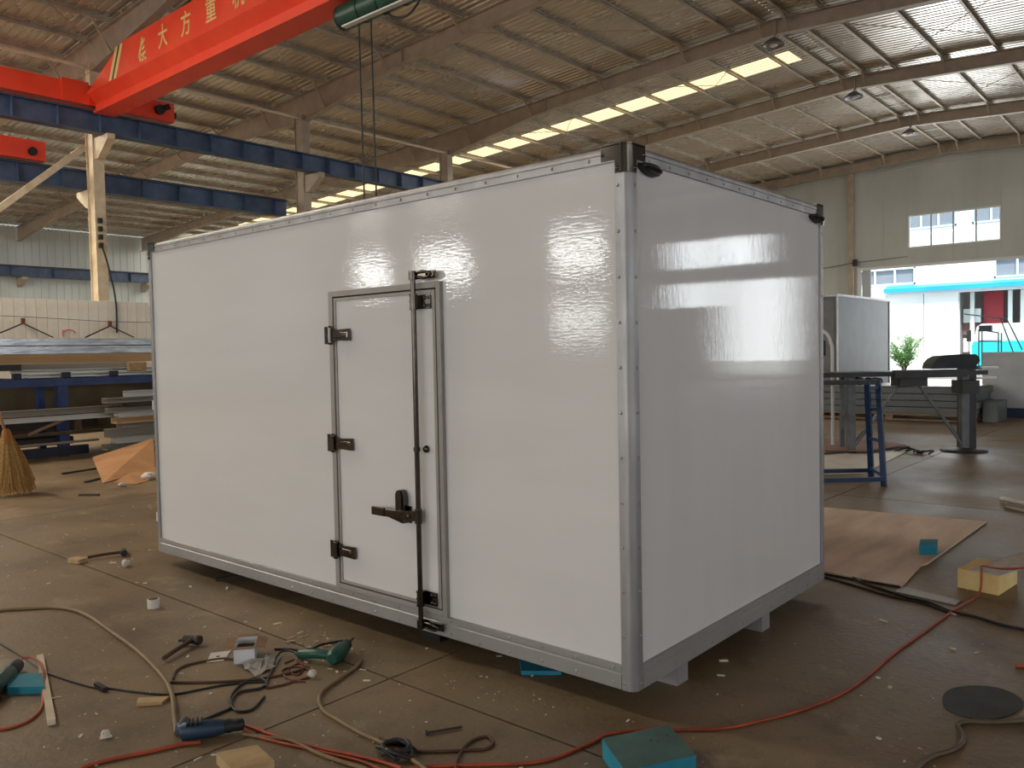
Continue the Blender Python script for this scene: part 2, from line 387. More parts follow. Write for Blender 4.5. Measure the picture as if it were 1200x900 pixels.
# walls
def ribwall(x, ya, yb, z0, zf, mb, pitch=.36, s=1):
    y = ya
    while y < yb - 1e-6:
        e = min(y + pitch, yb)
        mb.box((x, y, z0), (x + s * .04, e - .03, zf)); mb.box((x, e - .03, z0), (x + s * .018, e, zf)); y = e
lw = MB(); ribwall(XL - .05, Y0, Y1, 0, zr(XL) + .15, lw)
tag(lw.build('wall_left', M_cladleft, None, (XL, 3, 0)), 'pale blue-grey corrugated cladding of the long side wall', 'wall', kind='structure')
HB = [(-10.75, -2.2, 0, 4.95), (-8.72, -5.12, 5.75, 7.2), (13.6, 17.7, 0, 4.95), (17.9, 20.6, 3.65, 4.95), (15.4, 17.6, 5.65, 7.1), (18.0, 20.3, 5.65, 7.1)]
rw = MB(); panels = []
def gable(mb, y0, y1, holes, cols, groove=None):
    for a, b, c, d in rect_minus(XL, XR, 0, 8.0, holes):
        n = max(1, int(round((b - a) / 1.0))) if groove else 1
        for i in range(n):
            p, q = a + (b - a) * i / n, a + (b - a) * (i + 1) / n
            if groove: panels.append((p, q, c, d)); mb.box((p, y0 + .012, c), (q, y1, d))
            else: mb.box((p, y0, c), (q, y1, d))
    mb.add([(XL, y0, 8.0), (XR, y0, 8.0), (XR, y0, zr(XR)), (RX, y0, zr(RX)), (XL, y0, zr(XL)), (XL, y1, 8.0), (XR, y1, 8.0), (XR, y1, zr(XR)), (RX, y1, zr(RX)), (XL, y1, zr(XL))],
           [(0, 1, 2, 3, 4), (9, 8, 7, 6, 5)])
gable(rw, Y1, Y1 + .15, HB, 0, True)
wb_ = tag(rw.build('wall_back', M_clad, None, (RX, Y1, 0)), 'grey-green panel gable wall with the bright door and window', 'wall', kind='structure')
for p, q, c, d in panels: MB().box((p + .005, Y1, c), (q - .005, Y1 + .0115, d)).build('panel', M_clad, wb_)
HF = [(-39.5, -36.5, 5.75, 7.1), (-33.6, -29.8, 5.75, 7.2), (-23.9, -20.8, 5.6, 7.1), (-23.9, -20.8, 2.4, 3.7), (-13.5, -6.5, 5.6, 7.1), (3.5, 10.5, 5.6, 7.1), (-14.5, -9.5, 0, 4.5), (2, 11, 0, 4.9)]
fw = MB(); gable(fw, Y0 - .15, Y0, HF, 0)
tag(fw.build('wall_front', M_clad, None, (RX, Y0, 0)), 'panel gable wall behind the camera', 'wall', kind='structure')
r2 = MB()
for a, b, c, d in rect_minus(Y0, Y1, 0, zr(XR), [(y - 3, y + 3, 3.3, 5.5) for y in (-22, -10, 2, 14)]): r2.box((XR, a, c), (XR + .15, b, d))
tag(r2.build('wall_right', M_clad, None, (XR, 3, 0)), 'long side wall with a row of windows beside the camera', 'wall', kind='structure')

def window(n, x0, x1, z0, z1, y, npan, label, s=1):
    t = thing('window_%d' % n, label, 'window', ((x0 + x1) / 2, y, z0), kind='structure')
    f = MB(); w = .06
    f.box((x0, y - .05, z0), (x1, y + .09, z0 + w)).box((x0, y - .05, z1 - w), (x1, y + .09, z1)).box((x0, y - .05, z0 + w), (x0 + w, y + .09, z1 - w)).box((x1 - w, y - .05, z0 + w), (x1, y + .09, z1 - w))
    f.build('frame', M_white_frame, t); p = (x1 - x0 - 2 * w) / npan
    for i in range(npan):
        a = x0 + w + i * p
        if i: MB().box((a - .025, y - .02, z0 + w), (a + .025, y + .06, z1 - w)).build('mullion', M_alu_dull, t)
        MB().box((a + .026, y + .02, z0 + w + .002), (a + p - .026, y + .026, z1 - w - .002)).build('pane', M_glass_m, t)
    return t
window(1, -8.72, -5.12, 5.75, 7.2, Y1 + .04, 4, 'four-pane white-framed window high above the open door')
window(2, 15.4, 17.6, 5.65, 7.1, Y1 + .04, 2, 'nearer white-framed window above the second door, past the frame')
window(20, 18.0, 20.3, 5.65, 7.1, Y1 + .04, 2, 'farther white-framed window beside the second door, past the frame')
window(21, 17.9, 20.6, 3.65, 4.95, Y1 + .04, 2, 'low white-framed window beside the second door, past the frame')
for i, h in enumerate(HF[:6]): window(3 + i, h[0], h[1], h[2], h[3], Y0 - .1, 4, 'gable window %s behind the camera' % ('nearest the far wall', 'second from the far wall', 'upper of the pair', 'lower of the pair', 'above the narrow door', 'above the wide door')[i])
# door frames (the openings stand open)
def doorframe(n, x0, x1, z1, y, label):
    t = thing('door_%d' % n, label, 'doorway', ((x0 + x1) / 2, y, 0), kind='structure')
    MB().box((x0 - .12, y - .06, 0), (x0 + .02, y + .02, z1 + .1)).build('jamb', M_white_frame, t)
    MB().box((x1 - .02, y - .06, 0), (x1 + .12, y + .02, z1 + .1)).build('jamb', M_white_frame, t)
    MB().box((x0 + .02, y - .06, z1 - .02), (x1 - .02, y + .02, z1 + .1)).build('head', M_white_frame, t)
    MB().box((x0 + .02, y + .16, 0), (x0 + .4, y + .22, z1)).build('sliding_leaf_edge', mat('door_leaf_grey', (190, 196, 200), None, rough=.5), t)
doorframe(1, -10.75, -2.2, 4.95, Y1, 'wide open doorway in the gable wall looking onto the yard')
doorframe(2, 13.6, 17.7, 4.95, Y1, 'second wide open doorway in the gable wall, past the frame')
# wall posts and the pale strip under the last rafter
tag(MB().box((-11.25, Y1 - .22, 0), (-11.0, Y1, zt(-11) - .42)).build('trim_1', M_steel_paint), 'steel wall post left of the bright doorway', 'post', kind='structure')
tr = MB()
for xa, xb in ((XL + .5, RX), (RX, XR - .5)): tr.obox((xa, Y1 - .03, zt(xa) - .62), (xb, Y1 - .03, zt(xb) - .62), .05, .05)
tag(tr.build('trim_2', mat('pale_strip', (205, 205, 200), None, rough=.5)), 'pale strip along the top of the gable wall', 'trim', kind='structure')
p = (-10.920, 5.302)
lb = thing('junction_box', 'small dark wall box with cables beside the bright doorway', 'box', (p[0], 36.2, p[1]))
MB().bbox((p[0] - .1, 36.0, p[1] - .16), (p[0] + .12, 36.07, p[1] + .14), .02).build('case', M_black, lb)
MB().tube([(p[0] - 4, 36.25, p[1] - .28), (p[0] - 2, 36.25, p[1] - .18), (p[0], 36.06, p[1])], .014, 5).build('cable', M_black, lb)
MB().tube([(p[0], 36.06, p[1]), (p[0] + 1, 36.26, p[1] + .05), (p[0] + 2.2, 36.26, p[1] + .1)], .01, 5).build('cable', M_black, lb)
# dome lamps under the ridge
LN = ['grey dome lamp at the roof ridge nearest the camera', 'middle grey dome lamp at the roof ridge', 'grey dome lamp at the roof ridge nearest the window gable']
for i, y in enumerate((FR[4], FR[5], FR[6])):
    t = thing('dome_lamp', LN[i], 'lamp', (RX + .05, y - .3, zt(RX) - .75))
    MB().lathe([(.06, .2), (.1, .18), (.26, .06), (.3, 0), (.27, 0), (.2, .03)], (RX + .05, y - .3, zt(RX) - .75)).build('shade', mat('lamp_grey', (110, 108, 106), None, rough=.4), t)
    MB().cyl((RX + .05, y - .3, zt(RX) - .56), (RX + .05, y - .1, zt(RX) - .4), .025).build('bracket', M_steel_paint, t)
    MB().lathe([(.08, -.02), (.12, .02), (.05, .1)], (RX + .05, y - .3, zt(RX) - .75)).build('bulb', mat('bulb_glass', (230, 228, 220), None, rough=.2), t)

# ------------------------------------------------------------------ crane
cr = thing('crane_girder', 'orange-red overhead crane girder with yellow lettering', 'crane', (-12, 5.6, 7.4))
XE = 22.0
pr = [(5.45, 8.47), (5.45, 7.75), (5.66, 7.56), (5.66, 7.40), (6.04, 7.40), (6.04, 7.56), (6.25, 7.75), (6.25, 8.47)]
g = MB(); n = len(pr)
def endx(z): return -18.34 if z < 7.5 else -18.36 if z < 7.9 else -18.52 + 2.1 * (z - 7.78) / .69
vs = []
for y, z in pr:
    vs.append((endx(z), y, z))
for y, z in pr: vs.append((XE, y, z))
g.add(vs, [(i, (i + 1) % n, (i + 1) % n + n, i + n) for i in range(n)]); g.add(vs[:n], [tuple(range(n))]); g.add(vs[n:], [tuple(range(n))[::-1]])
g.build('girder_box', M_red, cr)
MB().box((-18.33, 5.60, 7.345), (XE, 6.10, 7.40)).build('lower_flange', M_red, cr)
M_yel = mat('pale_yellow_lettering', (246, 214, 140), None, rough=.5)
for a in (-16.75, -16.52): MB().add([(a - .36, 5.445, 7.77), (a - .22, 5.445, 7.77), (a + .16, 5.445, 8.43), (a + .02, 5.445, 8.43)], [(0, 1, 2, 3)]).build('stripe', M_yel, cr)
MB().add([(-16.75 - .22, 5.4455, 7.77), (-16.52 - .36, 5.4455, 7.77), (-16.52 + .02, 5.4455, 8.43), (-16.75 + .16, 5.4455, 8.43)], [(0, 1, 2, 3)]).build('stripe', M_black, cr)
for i, (ch, x) in enumerate((('大', -14.57), ('方', -13.63), ('重', -12.68), ('机', -11.72))):
    cu = bpy.data.curves.new('lettering', 'FONT'); cu.body = ch; cu.size = .5; cu.align_x = 'CENTER'; cu.align_y = 'CENTER'; cu.extrude = .003; cu.offset = .004
    o = bpy.data.objects.new('lettering', cu); COL.objects.link(o)
    dg = bpy.context.evaluated_depsgraph_get(); me = bpy.data.meshes.new_from_object(o.evaluated_get(dg)); bpy.data.objects.remove(o); bpy.data.curves.remove(cu)
    R = Matrix.Translation(Vector((x, 5.444, 8.08)) - ORG[cr.name_full]) @ Matrix.Rotation(PI / 2, 4, 'X') @ Matrix.Diagonal((.82, 1, 1, 1)); me.transform(R)
    o = bpy.data.objects.new('lettering', me); COL.objects.link(o); me.materials.clear(); me.materials.append(M_yel); o.parent = cr
# the emblem in front of the lettering: a tall flame-like mark over strokes
em = MB(); ex, ez = -15.5, 8.08
for q in ([(-.16, -.1), (-.05, .1), (.02, .27), (.06, .2), (-.02, .02), (-.07, -.14)], [(-.02, .1), (.14, .22), (.15, .16), (.02, .05)], [(0, .02), (.13, .06), (.13, .0), (.01, -.04)],
          [(-.05, -.1), (.16, -.06), (.17, -.12), (-.03, -.16)], [(-.16, -.1), (-.1, -.24), (-.05, -.24), (-.07, -.1)], [(.04, -.12), (.09, -.12), (.13, -.24), (.08, -.25)], [(-.03, -.19), (.19, -.2), (.19, -.25), (-.02, -.25)]):
    em.add([(ex + a, 5.444, ez + b) for a, b in q], [tuple(range(len(q)))])
em.build('emblem', M_yel, cr)
# end carriage on the runway
ec = MB().box((-18.75, -.5, 7.52), (-18.35, 7.6, 7.98)); ec.build('end_carriage', M_red, cr)
MB().box((-18.34, 4.9, 7.5), (-18.28, 5.5, 8.02)).build('joint_plate', M_red, cr)
MB().cyl((-18.34, 7.2, 7.75), (-18.24, 7.2, 7.75), .12, n=14).build('wheel_hub', M_black, cr)
MB().cyl((-18.3, 7.25, 7.78), (-18.22, 7.42, 7.86), .07).build('wheel_motor', M_black, cr)
MB().cyl((-18.55, 7.6, 7.75), (-18.55, 7.72, 7.75), .08).build('buffer', M_black, cr)
c2 = thing('crane_end_carriage', 'red crane end carriage on the second dark beam, at left edge', 'crane', (-19.85, 3, 6.31))
MB().box((-20.05, -.5, 6.34), (-19.65, 5.0, 6.80)).build('beam_box', M_red, c2)
MB().cyl((-19.64, 4.7, 6.52), (-19.56, 4.7, 6.52), .1).build('wheel_hub', M_black, c2)
# lamp on girder top
single(MB().lathe([(.05, .22), (.16, .1), (.2, 0), (.17, 0), (.1, .05)], (-14.0, 5.75, 8.52)), 'flood_lamp', M_chrome, 'shiny round lamp sitting on top of the red girder', 'lamp')
# hoist
M_green = mat('hoist_green', (18, 78, 62), (14, 62, 50), 5, rough=.4)
h = thing('electric_hoist', 'dark green electric hoist hanging under the red girder', 'hoist', (-8.5, 5.85, 7.3))
p0, p1 = Vector((-9.2, 5.85, 7.12)), Vector((-7.3, 5.85, 7.12))
MB().cyl(p0, p1, .2, n=20).build('drum', M_green, h)
for t in (.25, .5, .75): MB().cyl(p0.lerp(p1, t), p0.lerp(p1, t + .02), .212, n=20).build('drum_band', mat('hoist_dark', (14, 50, 42), None, rough=.4), h)
MB().lathe([(.205, 0), (.205, .05), (.15, .09), (.05, .1)], p0, (-1, 0, 0)).build('end_cap', M_black, h)
MB().box((-9.315, 5.76, 7.02), (-9.29, 5.92, 7.24)).build('warning_plate', mat('orange_plate', (226, 96, 62), None, rough=.5), h)
MB().box((-9.1, 5.70, 6.90), (-7.3, 5.80, 6.925)).build('guide_bar', M_white_frame, h)
MB().obox((-8.3, 5.85, 7.30), (-8.3, 5.85, 7.34), .5, .1).build('trolley', M_black, h)
for x in (-8.78, -8.48): MB().tube([(x, 5.8, 7.0), (x + .03, 5.8, 3.4)], .014, 6, 1).build('rope', M_black, h)
hk = MB().bbox((-8.83, 5.72, 3.0), (-8.37, 5.88, 3.42), .04).build('hook_block', M_green, h)
MB().tube([(-8.6, 5.8, 3.0), (-8.6, 5.8, 2.85), (-8.52, 5.8, 2.76), (-8.6, 5.8, 2.66), (-8.7, 5.8, 2.74)], .03, 8).build('hook', M_black, hk)
MB().tube([(-8.2, 5.85, 6.97), (-7.95, 5.85, 6.78), (-7.6, 5.85, 6.76), (-7.3, 5.85, 7.0), (-7.15, 5.85, 7.3)], .02, 6).build('cable', M_black, h)
# ------------------------------------------------------------------ the truck box body
L_, D_, B0, B1 = 4.239, 2.216, .10, 2.40
bx = thing('truck_box_body', 'large white insulated truck box body with aluminium edges and a side door', 'truck box', (-L_ / 2, D_ / 2, 0))
I = .012
MB().box((-L_ + .02, I, B0 + .04), (-.02, I + .06, B1 - .03)).build('side_panel', M_frp, bx)
MB().box((-I - .06, I + .06, B0 + .04), (-I, D_ - I - .06, B1 - .03)).build('end_panel', M_frp2, bx)
MB().box((-L_ + .02, D_ - I - .06, B0 + .04), (-.02, D_ - I, B1 - .03)).build('side_panel', M_frp, bx)
MB().box((-L_ + I, I + .06, B0 + .04), (-L_ + I + .06, D_ - I - .06, B1 - .03)).build('end_panel', M_frp2, bx)
MB().box((-L_ + .02, .02, B1 - .07), (-.02, D_ - .02, B1 - .012)).build('roof_panel', M_frp, bx)
MB().box((-L_ + .05, .05, B0 + .02), (-.05, D_ - .05, B0 + .08)).build('floor_panel', M_alu_dull, bx)
def corner_post(cx, cy, sx, sy):
    """rounded aluminium corner extrusion: sx, sy point from the corner into the box"""
    w, r, t = .066, .04, .006; P = [(w, 0), (w, t + .006)]
    out = [(w, 0)] + [(r - r * math.sin(a), r - r * math.cos(a)) for a in [PI / 2 * i / 8 for i in range(9)]] + [(0, w)]
    inn = [(.016, w), (.016, .03), (.03, .016), (w, .016)]
    poly = [(cx + sx * a, cy + sy * b) for a, b in out + inn]
    m = MB(); m.ext(poly, (0, 0, B0), (1, 0, 0), (0, 1, 0), (0, 0, B1 - B0 - .01))
    for k in range(len(m.sm)):
        if 1 <= k <= 8: m.sm[k] = True
    return m.build('corner_post', M_alu, bx)
for cx, cy, sx, sy in ((0, 0, -1, 1), (-L_, 0, 1, 1), (0, D_, -1, -1), (-L_, D_, 1, -1)): corner_post(cx, cy, sx, sy)
# rails: section (outward u, up z)
TOPR = [(-.05, 2.402), (-.012, 2.402), (-.003, 2.396), (.0, 2.386), (.0, 2.372), (-.004, 2.370), (-.004, 2.366), (0, 2.364), (0, 2.336), (-.013, 2.336), (-.013, 2.38), (-.05, 2.39)]
BOTR = [(-.05, .10), (.0, .10), (.004, .104), (.004, .166), (0, .17), (0, .176), (.002, .18), (.002, .203), (-.013, .206), (-.013, .11), (-.05, .11)]
for nm, prof, mm in (('top_rail', TOPR, M_alu), ('bottom_rail', BOTR, M_alu_dull)):
    MB().ext([(-u, z) for u, z in prof], (-L_ + .066, 0, 0), (0, 1, 0), (0, 0, 1), (L_ - .132, 0, 0)).build(nm, mm, bx)
    MB().ext([(u, z) for u, z in prof], (0, .066, 0), (1, 0, 0), (0, 0, 1), (0, D_ - .132, 0)).build(nm, mm, bx)
    MB().ext([(u, z) for u, z in prof], (-L_ + .066, D_, 0), (0, 1, 0), (0, 0, 1), (L_ - .132, 0, 0)).build(nm, mm, bx)
    MB().ext([(-u, z) for u, z in prof], (-L_, .066, 0), (1, 0, 0), (0, 0, 1), (0, D_ - .132, 0)).build(nm, mm, bx)
# chrome corner caps
def cap(cx, cy, sx, sy):
    r = .044; w = .066
    arc = [(r - r * math.sin(a), r - r * math.cos(a)) for a in [PI / 2 * i / 8 for i in range(9)]]
    m = MB(); o = .004
    def prism(wd, za, zb):
        out = [(wd, 0)] + arc + [(0, wd)]; inn = [(.02, wd), (.02, .02), (wd, .02)]
        m.ext([(cx + sx * (a - o), cy + sy * (b - o)) for a, b in out + inn], (0, 0, za), (1, 0, 0), (0, 1, 0), (0, 0, zb - za))
    prism(w, 2.286, 2.342); prism(.135, 2.342, 2.404)
    top = [(.135, 0)] + arc + [(0, .135), (.05, .135), (.135, .05)]
    m.ext([(cx + sx * (a - o), cy + sy * (b - o)) for a, b in top], (0, 0, 2.400), (1, 0, 0), (0, 1, 0), (0, 0, .009))
    c = m.build('corner_cap', M_chrome, bx)
    s = MB()
    for a, z in ((.122, 2.37), (.05, 2.305)):
        s.lathe([(.009, 0), (.008, .004), (.003, .006)], (cx + sx * a, cy - sy * o, z), (0, -sy, 0), 8)
        s.lathe([(.009, 0), (.008, .004), (.003, .006)], (cx - sx * o, cy + sy * a, z), (-sx, 0, 0), 8)
    tag(s.build('screws', M_chrome, c), kind='stuff')
for cx, cy, sx, sy in ((0, 0, -1, 1), (-L_, 0, 1, 1), (0, D_, -1, -1), (-L_, D_, 1, -1)): cap(cx, cy, sx, sy)
# rivets
rv = MB(); RP = [(.0075, 0), (.0065, .003), (.0025, .005)]
for k in range(21):
    x = -.195 - .2 * k
    if x > -L_ + .1: rv.lathe(RP, (x, 0, 2.355), (0, -1, 0), 8)
for k in range(21):
    x = -.105 - .197 * k
    if x > -L_ + .1:
        rv.lathe(RP, (x, -.002, .190), (0, -1, 0), 8); rv.lathe(RP, (x, -.004, .125), (0, -1, 0), 8)
for k in range(12):
    y = .17 + .173 * k
    if y < D_ - .1:
        rv.lathe(RP, (0, y, 2.352), (1, 0, 0), 8); rv.lathe(RP, (.002, y + .02, .190), (1, 0, 0), 8); rv.lathe(RP, (.004, y, .128), (1, 0, 0), 8)
for k in range(12):
    z = .13 + .19 * k + (.015 if k else 0)
    if z < 2.28:
        for cx, s in ((-.032 - .018, 1), (-L_ + .05, 1)): rv.lathe(RP, (cx, 0, z), (0, -1, 0), 8)
        for cy in (.05, D_ - .05): rv.lathe(RP, (0, cy, z), (1, 0, 0), 8)
tag(rv.build('rivets', M_alu, bx), kind='stuff')
# side marker lamps
for ya, yb in ((.087, .232), (1.985, 2.13)):
    c = (ya + yb) / 2; m = MB()
    prof = [(math.cos(t) * .072, math.sin(t) * .021) for t in [2 * PI * i / 24 for i in range(24)]]
    m.ext(prof, (-.012, c, 2.314), (0, .985, -.17), (0, .17, .985), (.03, 0, 0)); lamp = m.build('marker_lamp', M_black, bx)
    m = MB()
    rings = [(1, .018), (.9, .036), (.6, .048), (.2, .052)]; vs = []
    for s_, h_ in rings:
        for u, v in prof: vs.append(Vector((h_, c, 2.314)) + Vector((0, .985, -.17)) * u * s_ * .88 + Vector((0, .17, .985)) * v * s_ * .85)
    n = len(prof)
    m.add(vs, [(k * n + i, k * n + (i + 1) % n, (k + 1) * n + (i + 1) % n, (k + 1) * n + i) for k in range(3) for i in range(n)], True); m.add(vs[-n:], [tuple(range(n))])
    m.build('lens', M_lampblack, lamp)
# runners below
for y in (.44, 1.36): MB().box((-L_ + .1, y - .05, 0), (-.02, y + .05, .10)).build('floor_runner', M_alu_dull, bx)
MB().box((-L_ + .3, .30, 0), (-L_ + .36, 1.9, .1)).build('cross_bearer', M_alu_dull, bx)
MB().box((-1.45, .12, 0), (-1.3, 1.9, .1)).build('cross_bearer', M_black, bx)
# small catches on the far left edge
for z in (2.26, 1.98, 1.2, .35):
    MB().box((-L_ - .03, .02, z - .035), (-L_ + .002, .05, z + .035)).build('edge_catch', M_white_frame, bx)
# --- side door
OX0, OX1, OZ0, OZ1 = -2.021, -1.110, .208, 1.914
M_frame = mat('door_aluminium', (168, 164, 159), (158, 154, 149), 4, rough=.5, metal=.25)
fr = MB(); ix0, ix1, iz0, iz1 = -1.984, -1.139, .236, 1.882
for a, b in (((OX0, OZ0), (ix0, OZ1)), ((ix1, OZ0), (OX1, OZ1)), ((ix0, iz1), (ix1, OZ1)), ((ix0, OZ0), (ix1, iz0))):
    fr.bbox((a[0], -.012, a[1]), (b[0], I + .004, b[1]), .002)
fr.build('door_frame', M_frame, bx)
MB().box((ix0, I - .006, iz0), (ix1, I + .002, iz1)).build('door_seal', M_black, bx)  # black backing puts the shade of the door gap into colour
dr = MB().box((-1.962, -.002, .252), (-1.168, I, 1.860)).build('door', M_frp, bx)
ed = MB(); lx0, lx1, lz0, lz1 = -1.978, -1.150, .243, 1.874
for a, b in (((lx0, lz0), (lx0 + .018, lz1)), ((lx1 - .02, lz0), (lx1, lz1)), ((lx0 + .018, lz1 - .018), (lx1 - .02, lz1)), ((lx0 + .018, lz0), (lx1 - .02, lz0 + .016))):
    ed.bbox((a[0], -.008, a[1]), (b[0], I, b[1]), .0015)
ed.build('door_edging', M_frame, dr)
HS = Matrix.Translation((.024, 0, 0))
for z in (1.665, 1.048, .432):
    h = MB().bbox((-2.078, -.020, z - .05), (-2.022, -.0125, z + .05), .002)
    h = h.xf(HS).build('hinge', M_stainless, bx)
    m = MB().cyl((-2.018, -.026, z - .048), (-2.018, -.026, z + .048), .014, n=14)
    for s in (-1, 1): m.lathe([(.016, 0), (.016, .006), (.006, .012)], (-2.018, -.026, z + s * .042), (0, 0, s), 12)
    m.xf(HS).build('knuckle', M_chrome, h)
    m = MB().add([(-2.01, -.022, z - .042), (-1.965, -.022, z - .03), (-1.852, -.022, z - .034), (-1.852, -.022, z + .034), (-1.965, -.022, z + .03), (-2.01, -.022, z + .042),
                  (-2.01, -.012, z - .042), (-1.965, -.009, z - .03), (-1.852, -.009, z - .034), (-1.852, -.009, z + .034), (-1.965, -.009, z + .03), (-2.01, -.012, z + .042)],
                 [(0, 1, 2, 3, 4, 5), (11, 10, 9, 8, 7, 6)] + [(i, (i + 1) % 6, (i + 1) % 6 + 6, i + 6) for i in range(6)])
    for a in (-1.94, -1.885): m.lathe([(.009, 0), (.007, .005), (.002, .007)], (a, -.022, z), (0, -1, 0), 8)
    m.add([(-1.98, -.03, z - .012), (-1.87, -.026, z - .012), (-1.87, -.026, z + .012), (-1.98, -.03, z + .012), (-1.98, -.02, z - .016), (-1.86, -.02, z - .016), (-1.86, -.02, z + .016), (-1.98, -.02, z + .016)],
          [(0, 1, 2, 3), (0, 4, 5, 1), (2, 6, 7, 3), (1, 5, 6, 2), (3, 7, 4, 0)])
    m.xf(HS).build('strap', M_stainless, h)
# locking rod
RXX, RY = -1.270, -.042
rod = MB().cyl((RXX, RY, .17), (RXX, RY, 1.93), .0135, n=14).build('locking_rod', M_stainless, bx)
for z, s in ((1.95, 1), (.150, -1)):
    m = MB().cyl((RXX, RY, z - .022), (RXX, RY, z + .022), .022, n=14)
    m.obox((RXX, RY + .012, z), (RXX + .09, RY + .012, z - .004 * s), .018, .022)
    m.tube([(RXX + .03, RY, z + .012), (RXX + .08, RY - .004, z + .014), (RXX + .122, RY + .004, z + .002), (RXX + .09, RY + .004, z - .016), (RXX + .04, RY, z - .012)], .0075, 8)
    m.cyl((RXX + .125, -.012, z), (RXX + .125, -.034, z), .014, n=10); m.bbox((RXX - .018, -.02, z - .02), (RXX + .14, -.0125, z + .02), .003)
    m.build('cam_lock', M_stainless, rod)
for z in (1.815, .285):
    m = MB().bbox((RXX - .014, -.014, z - .036), (RXX + .095, -.0085, z + .036), .002)
    for dz in (-.02, .02): m.lathe([(.011, 0), (.009, .006), (.003, .008)], (RXX + .055, -.014, z + dz), (0, -1, 0), 8); m.lathe([(.009, 0), (.007, .005), (.003, .007)], (RXX + .08, -.014, z + dz), (0, -1, 0), 8)
    m.cyl((RXX, RY, z - .034), (RXX, RY, z + .034), .019, n=14)
    for dz in (-.036, .0, .036): m.cyl((RXX, RY, z + dz - .004), (RXX, RY, z + dz + .004), .022, n=14)
    m.box((RXX - .015, RY, z - .03), (RXX + .015, -.012, z + .03))
    m.build('rod_bracket', M_stainless, bx)
kp = MB().lathe([(.02, 0), (.018, .012), (.01, .018), (.004, .02)], (RXX + .035, -.006, 1.06), (0, -1, 0), 12); kp.cyl((RXX, RY, 1.05), (RXX, RY, 1.07), .018); kp.build('rod_stop', M_stainless, bx)
m = MB()
m.obox((RXX, RY - .004, .712), (-1.37, RY - .02, .712), .012, .05); m.obox((-1.36, RY - .018, .712), (-1.51, RY - .026, .708), .009, .036)
m.bbox((-1.605, RY - .036, .690), (-1.505, RY - .018, .735), .004); m.cyl((RXX, RY, .675), (RXX, RY, .75), .02, n=14); m.lathe([(.012, 0), (.01, .008), (.003, .01)], (-1.325, RY - .02, .71), (0, -1, 0), 10)
hd = m.build('handle', M_stainless, bx)
m = MB().bbox((-1.515, -.014, .660), (-1.415, -.0025, .75), .003)
outl = [(-.032, 0), (.032, 0), (.032, .09)] + [(.032 * math.cos(t), .09 + .03 * math.sin(t)) for t in [PI * i / 8 for i in range(1, 8)]] + [(-.032, .09)]
m.ext(outl, (-1.472, -.012, .715), (1, 0, 0), (0, 0, 1), (0, -.03, 0)); m.ext([(u * .7, v * .95) for u, v in outl], (-1.472, -.042, .717), (1, 0, 0), (0, 0, 1), (0, -.008, 0))
m.add([(-1.53, -.07, .690), (-1.43, -.06, .665), (-1.42, -.02, .665), (-1.52, -.02, .675), (-1.525, -.07, .70), (-1.42, -.065, .70), (-1.42, -.02, .70), (-1.52, -.02, .70)],
      [(0, 1, 2, 3), (4, 5, 6, 7), (0, 1, 5, 4), (1, 2, 6, 5), (2, 3, 7, 6), (3, 0, 4, 7)])
m.xf(Matrix.Translation((.055, 0, 0))); m.build('handle_catch', M_stainless, bx)

# ------------------------------------------------------------------ left: partition, rack, profiles
pt = thing('panel_partition', 'row of upright cream sandwich panels behind the storage rack', 'partition', (-18.7, 4.3, 0))
q = None
for i in range(44):
    y = -1.2 + i * .2325
    if q is None: q = MB().bbox((-18.98, y + .003, 0), (-18.90, y + .2295, 2.975), .006).build('panel', M_panelwhite, pt)
    else: clone(q, pt, (0, i * .2325, 0))
a, b = (4.082, 2.541), (6.020, 2.451)
wr = single(MB().tube([(-18.85, -1, a[1] + .12), (-18.85, a[0], a[1] + .02), (-18.85, b[0], b[1] + .02), (-18.85, 9, b[1] + .02)], .006, 5, 1), 'hanging_wire', M_black, 'thin dark wire stretched along the cream panels', 'wire')
for nm, ps in (('near the left picture edge', ((3.585, 2.188), (4.060, 2.403), (4.589, 2.133))), ('right of the cream column', ((5.504, 2.135), (5.995, 2.365), (6.466, 2.137)))):
    s = thing('lifting_sling', 'dark two-leg lifting sling on the cream panels, ' + nm, 'sling', (-18.8, ps[1][0], ps[1][1] - .6))
    (y0, z0), (y1, z1), (y2, z2) = ps
    MB().tube([(-18.8, y1, z1), (-18.8, y0 - .1, z0 - .05)], .016, 6, 1).build('sling_leg', M_black, s)
    MB().tube([(-18.8, y1, z1), (-18.8, y2 + .1, z2 - .05)], .016, 6, 1).build('sling_leg', M_black, s)
    MB().box((-18.84, y1 - .03, z1 - .02), (-18.76, y1 + .03, z1 + .12)).build('shackle', mat('rust_red', (110, 48, 40), None, rough=.6), s)
p = (5.067, 2.176)
m = MB().tube([(-18.87, p[0] + .14 * math.cos(t), p[1] + .09 * math.sin(t)) for t in [PI * (.02 + i / 8 * 1.1) for i in range(9)]], .014, 6, 2)
m.build('painted_mark', mat('faded_red_paint', (206, 96, 86), None, rough=.6), pt)
m = MB(); p = (4.934, 2.176); m.box((-18.875, p[0] - .008, p[1] - .08), (-18.865, p[0] + .008, p[1] + .09)); m.build('painted_mark', mat('faded_red_paint', (206, 96, 86)), pt)

